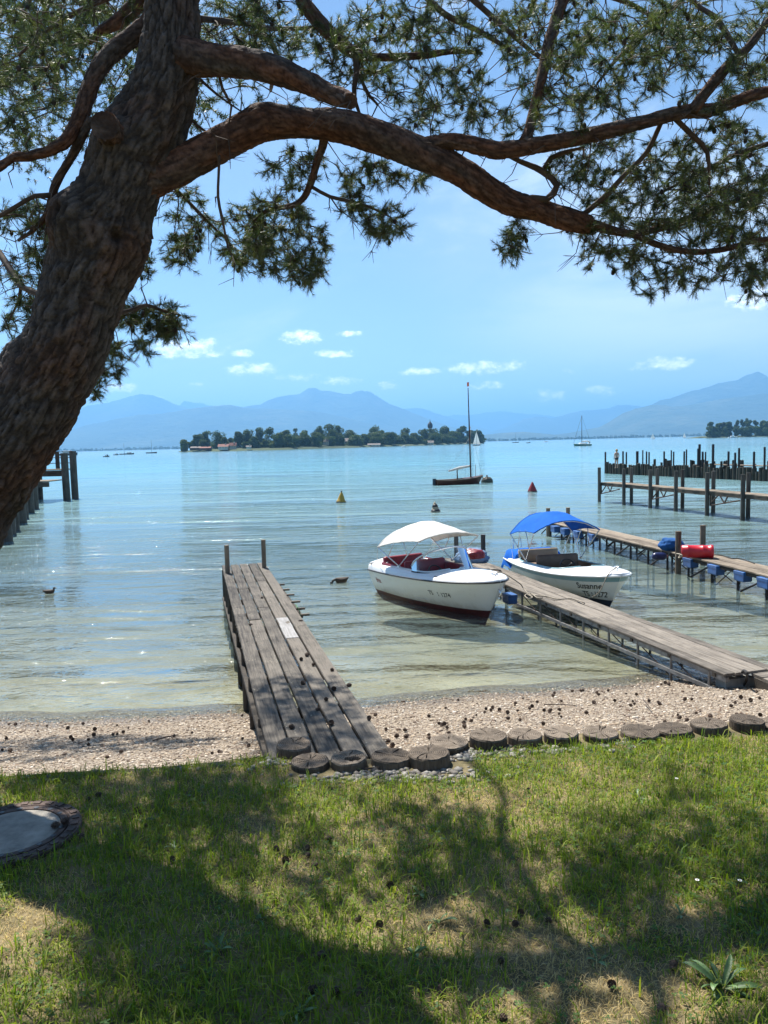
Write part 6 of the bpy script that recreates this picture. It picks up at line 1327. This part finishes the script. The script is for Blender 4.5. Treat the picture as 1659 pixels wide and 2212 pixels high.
lush = np.clip(.5 + .9*nzf(x+3, y-1), 0, 1); ln = np.where(isdry, rng.uniform(.020, .052, n), rng.uniform(.024, .056, n) + .045*lush*rng.random(n)); big_ = (rng.random(n) < .10) & ~isdry; ln *= np.where(big_, 1.75, 1)
an = rng.uniform(0, 6.28, n); lean = np.where(isdry, rng.uniform(.5, 1.45, n), np.abs(rng.normal(.72, .48, n))); hd = np.stack([np.cos(an)*np.sin(lean), np.sin(an)*np.sin(lean), np.cos(lean)], -1)
sdv = np.stack([-np.sin(an), np.cos(an), np.zeros(n)], -1); wd_ = np.where(isdry, .0024, np.where(big_, .0060, .0040))*rng.uniform(.7, 1.4, n); base = np.stack([x, y, zg(x, y) - .004], -1)
midp = base + hd*(ln*.55)[:, None] + np.array([0, 0, .18])*ln[:, None]; tip = base + hd*ln[:, None]*1.02 + np.stack([np.cos(an), np.sin(an), -.25*np.ones(n)], -1)*(ln*.28*lean)[:, None]
tip[:, 2] = np.maximum(tip[:, 2], base[:, 2] + .006); s_ = sdv*wd_[:, None]
V = np.stack([base - s_*.5, base + s_*.5, midp + s_*.45, midp - s_*.45, tip], 1).reshape(-1, 3)
o5 = (np.arange(n)*5)[:, None]; Fc = np.concatenate([o5 + np.array([[0, 1, 2]]), o5 + np.array([[0, 2, 3]]), o5 + np.array([[3, 2, 4]])])
gre = np.array([(.175,.240,.016), (.130,.205,.018), (.215,.270,.020), (.095,.165,.022), (.260,.280,.040)])[rng.integers(0, 5, n)]; drc = np.array([(.54,.41,.19), (.46,.335,.15), (.62,.49,.26), (.34,.25,.12)])[rng.integers(0, 4, n)]
col = np.where(isdry[:, None], drc, gre)*rng.uniform(.75, 1.2, (n, 1)); me = mesh_np('grass', V, Fc); colattr(me, np.repeat(col, 5, 0)); tag(link('grass', me, M['grass']), 'patchy lawn grass, part green and part dried to straw', 'grass', kind='stuff')
print('grass', n)
# clover and small herb leaves
N = 9000; x = rng.uniform(-3.4, 4.2, N); y = rng.uniform(2.6, 6.1, N); den = np.clip(nzf(x*1.0+1.3, y+.7)*2.2 + .30*(x > .3) + .15, 0, 1)*(1-dryness(x, y)*.8); k_ = (rng.random(N) < den) & (y < yev(x)-.12) & (np.hypot(x-mc.x, y-mc.y) > .46) & (np.abs(x) < .6*y+.3) & ~((x > -.75) & (x < .62) & (y > 5.28)) & ~((x >= .40) & (y > 5.78 + (x-.5)*.07))
x, y = x[k_], y[k_]; n = len(x); V, Fc = [], []; Cc = []
c3 = np.stack([x, y, zg(x, y) + rng.uniform(.015, .045, n)], -1); a0 = rng.uniform(0, 6.28, n); rl = rng.uniform(.007, .015, n)
Vs = []
for j in range(3):
    a = a0 + j*2.094; d = np.stack([np.cos(a), np.sin(a), rng.uniform(-.25, .25, n)], -1); s_ = np.stack([-np.sin(a), np.cos(a), rng.uniform(-.3, .3, n)], -1)
    Vs.append(np.stack([c3, c3 + d*rl[:, None]*.8 + s_*rl[:, None]*.62, c3 + d*rl[:, None]*1.45, c3 + d*rl[:, None]*.8 - s_*rl[:, None]*.62], 1))
V = np.stack(Vs, 1).reshape(-1, 3); Fc = np.arange(len(V)).reshape(-1, 4); col = np.repeat(np.array([(.07,.14,.03), (.09,.16,.035), (.06,.115,.035)])[rng.integers(0, 3, n)]*rng.uniform(.8, 1.2, (n, 1)), 12, 0)
me = mesh_np('clover', V, Fc); colattr(me, col); tag(link('clover', me, M['grass']), 'clover and small broad herb leaves scattered through the lawn', 'clover', kind='stuff')

# plantain and other rosettes
M['plantain'] = plain('plantain_leaf', (.080,.145,.036), .5, 0, .3, 14, .2)
def leaf_mesh(L, wd_, arch, fold):
    P = []
    for i in range(9):
        t = i/8; w_ = wd_*math.sin(math.pi*min(1, t*.92+.06))**.9*(1.0 if t > .12 else .5); x_ = L*t*math.cos(arch*t*.6); z_ = L*(.55*t - arch*.42*t*t)
        P.append([Vector((x_, w_*q, z_ + abs(q)*w_*fold)) for q in (-1, -.5, 0, .5, 1)])
    mb = MB().grid(P); return mesh('leaf', mb.v, mb.f)
leaves = [leaf_mesh(L, w_, a, f_) for L, w_, a, f_ in ((.20,.014,.9,.5), (.24,.016,1.15,.4), (.17,.018,1.3,.3), (.12,.022,1.5,.2), (.14,.012,.6,.5))]
for me in leaves: me.materials.append(M['plantain'])
plants = [(1560,2140,13,1.0,'large lance-leaved plantain with long arching leaves in dry grass'),(906,1930,9,.55,None),(948,1992,8,.6,None),(892,2062,9,.5,None),(1291,2080,7,.45,None),(650,2190,9,.6,None),(1470,1975,7,.5,None),(470,2060,10,.6,None),(560,1990,7,.45,None),(380,1830,8,.55,None),(1250,1700,6,.4,None),(1380,1720,7,.45,None),(1330,1780,6,.4,None)]
for i, (px, py, nl, k_, lb) in enumerate(plants):
    g = onz(px, py, 1.03); g.z = zground(g.x, g.y); rr = random.Random(i); rt = root('plantain_plant', g, lb or 'small green plantain rosette growing in the lawn', 'plant', None if lb else 'plantain rosettes in the lawn')
    for j in range(nl):
        me = leaves[rr.randrange(3 if i == 0 else 5)]; a = 2*math.pi*j/nl + rr.uniform(-.7, .7); link('leaf', me, None, rt, Matrix.Translation(g + Vector((0,0,.004))) @ Matrix.Rotation(a, 4, 'Z') @ Matrix.Rotation(rr.uniform(-.55, .30), 4, 'Y') @ Matrix.Rotation(rr.uniform(-.5, .5), 4, 'X') @ Matrix.Scale(k_*rr.uniform(.5, 1.2), 4), True)
# daisies
for i, (px, py, lb) in enumerate(((1504,1908,'white daisy flower in the sunlit grass'),(1596,1912,'second white daisy beside the brightest one in the grass'),(1460,1682,'pale clover flower head near the log row'))):
    g = onz(px, py, 1.04); g.z = zground(g.x, g.y); rt = root('flower', g, lb, 'flower'); MB().tube([g, g + Vector((.005, 0, .04))], .0015, 5).build('stem', M['plantain'], rt)
    mb = MB(); c = g + Vector((.005, 0, .042))
    for j in range(11): a = 2*math.pi*j/11; d = Vector((math.cos(a), math.sin(a), .15)); s_ = Vector((-math.sin(a), math.cos(a), 0)); mb.add([c + d*.003, c + d*.009 + s_*.0025, c + d*.012, c + d*.009 - s_*.0025], [(0,1,2,3)])
    mb.build('petals', M['whitepaint'], rt); MB().lathe([(.0035,-.001),(.004,.001),(.002,.003),(0,.0035)], 8, c).build('flower_centre', yel, rt)

# pine cones, each one a thing
bm_ = MB(); bm_.lathe([(0,-.018),(.010,-.015),(.012,0),(.008,.014),(0,.019)], 7)
for j in range(46):
    t = j/45; a = j*2.39996; z_ = -.017 + .036*t; r_ = .0165*math.sin(math.pi*(.10 + .82*t))**.7; d = Vector((math.cos(a), math.sin(a), 0)); s_ = Vector((-math.sin(a), math.cos(a), 0)); c = Vector((0, 0, z_))
    bm_.add([c + d*r_*.35 + s_*.003, c + d*r_*.35 - s_*.003, c + d*r_*1.1 - s_*.0055 + Vector((0,0,.004)), c + d*r_*1.25 + Vector((0,0,.007)), c + d*r_*1.1 + s_*.0055 + Vector((0,0,.004)), c + d*r_*.8 + Vector((0,0,-.001))], [(0,1,2,3,4), (5,2,1), (5,3,2), (5,4,3), (5,0,4)])
cone_me = mesh('pine_cone', bm_.v, bm_.f); cone_me.materials.append(plain('pine_cone_scales', (.105,.068,.047), .85, 0, .5, 60))
def put_cone(p, k_, lb, grp):
    M_ = Matrix.Translation(p + Vector((0, 0, .014*k_))) @ Euler((rng.uniform(1.1, 1.9), rng.uniform(-.4, .4), rng.uniform(0, 6.28))).to_matrix().to_4x4() @ Matrix.Scale(k_, 4); tag(link('pine_cone', cone_me, None, None, M_), lb, 'pine cone', grp)
for (zx, zy) in ((378,573),(795,1123),(743,1045),(698,1078),(952,1166),(966,1320),(904,1405),(717,1277),(828,1490),(944,1605),(1254,1563),(1085,1295),(625,1636)):
    x_, y_ = 466.3 + .2646*zx, 1141 + .2646*zy; p = onz(x_, y_, .90); tt = (p.y - nA.y)/(nB.y - nA.y); p = onz(x_, y_, lerp(nA.z, nB.z, tt) + .002); put_cone(p, rng.uniform(1.0, 1.35), 'dark pine cone lying on the near jetty boards', 'pine cones on the near jetty')
for (zx, zy) in ((418,25),(418,45),(357,62),(438,75),(332,172),(612,235),(553,222),(548,295),(455,320),(455,402),(430,415),(555,425),(495,418),(640,128),(900,228),(993,197),(980,230),(1070,220),(940,330),(780,418),(1405,352),(1370,470),(1240,402),(755,18),(942,490)):
    p = onz(329 + .8016*zx, 1810 + .8016*zy, 1.04); p.z = zground(p.x, p.y) + .008; put_cone(p, rng.uniform(.7, 1.1), 'dark pine cone lying in the lawn grass', 'pine cones in the lawn')
for i in range(18):
    p = onz(rng.uniform(60, 1640), rng.uniform(1690, 1860), 1.03); p.z = zground(p.x, p.y) + .008
    if math.hypot(p.x-mc.x, p.y-mc.y) > .45 and p.y < ye(p.x) - .2: put_cone(p, rng.uniform(.6, 1.0), 'dark pine cone lying in the lawn grass', 'pine cones in the lawn')
for (dx, dy) in ((.21,.07),(.19,.02),(-.12,-.02)): put_cone(mc + Vector((dx*1.45, dy, .008)), 1.25, 'pine cone resting on the manhole cover', 'pine cones on the manhole')
nb_ = 0; drift = [(rng.uniform(-5.0, 5.4), rng.random()) for _ in range(26)]
while nb_ < 170:
    dxc, dtc = drift[int(rng.integers(0, 26))]; x_ = dxc + rng.normal(0, .28); t = min(.97, max(0, dtc + rng.normal(0, .07)))
    if rng.random() < .4: x_, t = rng.uniform(-5.0, 5.4), rng.random()
    y_ = ye(x_) + .25 + (yw(x_) - .15 - ye(x_) - .25)*t
    if -1.6 < x_ < .1 and y_ < 9: 
        xc = lerp(nA.x, nB.x, (y_-nA.y)/(nB.y-nA.y))
        if abs(x_-xc) < .6: continue
    put_cone(Vector((x_, y_, zground(x_, y_) + .012)), rng.uniform(.6, 1.25), 'dark pine cone lying on the gravel beach', 'pine cones on the gravel beach'); nb_ += 1
# brown needle and bark litter on the shingle
N = 5200; x = rng.uniform(-5.4, 5.8, N); y = yev(x) + .05 + (ywv(x) - .1 - yev(x))*rng.random(N)**1.3; kk = rng.random(N) < np.clip(.45 + 1.6*nzf(np.clip(x, -4.4, 4.9), np.clip(y-3, 1.9, 6.9)), .1, 1); x, y = x[kk], y[kk]; n = len(x)
an = rng.uniform(0, 6.28, n); ll = rng.uniform(.02, .07, n); d = np.stack([np.cos(an)*ll, np.sin(an)*ll, rng.uniform(-.1, .25, n)*ll], -1); sd_ = np.stack([-np.sin(an), np.cos(an), np.zeros(n)], -1)*rng.uniform(.0015, .006, n)[:, None]; c = np.stack([x, y, zg(x, y) + .014], -1)
me = mesh_np('beach_litter', np.stack([c - sd_, c + sd_, c + d + sd_*.6, c + d - sd_*.6], 1).reshape(-1, 3), np.arange(n*4).reshape(-1, 4)); colattr(me, np.repeat(np.array([(.13,.075,.045), (.20,.125,.07), (.08,.05,.035), (.30,.21,.12)])[rng.integers(0, 4, n)], 4, 0)); tag(link('beach_litter', me, M['pebble']), 'brown pine litter strewn over the shingle', 'litter', kind='stuff')
# fallen twigs
for i, (a, b_, lb) in enumerate((((497,1855),(506,1880),'short grey twig fallen in the dark grass'),((1175,1522),(1245,1524),'thin brown stick lying along the gravel beach'),((1390,1512),(1405,1530),'short pale twig on the gravel behind the logs'),((840,1658),(900,1642),'grey feather-like twig on the stones before the log ends'),((780,1592+70),(850,1660),'bent straw stem on the stones at the jetty end'),((330,1600),(385,1588),'pale stick lying on the shaded gravel'))):
    p, q = onz(*a, 1.0), onz(*b_, 1.0)
    for v_ in (p, q): v_.z = 0
    def on_g(v_, px): 
        for _ in range(4): v_ = onz(px[0], px[1], zground(v_.x, v_.y)+.012)
        return v_
    p, q = on_g(p, a), on_g(q, b_); mdp = p.lerp(q, .5) + Vector((0, .01, .006)); tag(MB().tube([p, mdp, q], [.007, .006, .004], 6).build('fallen_twig', M['twigbark'], None, True), lb, 'twig')
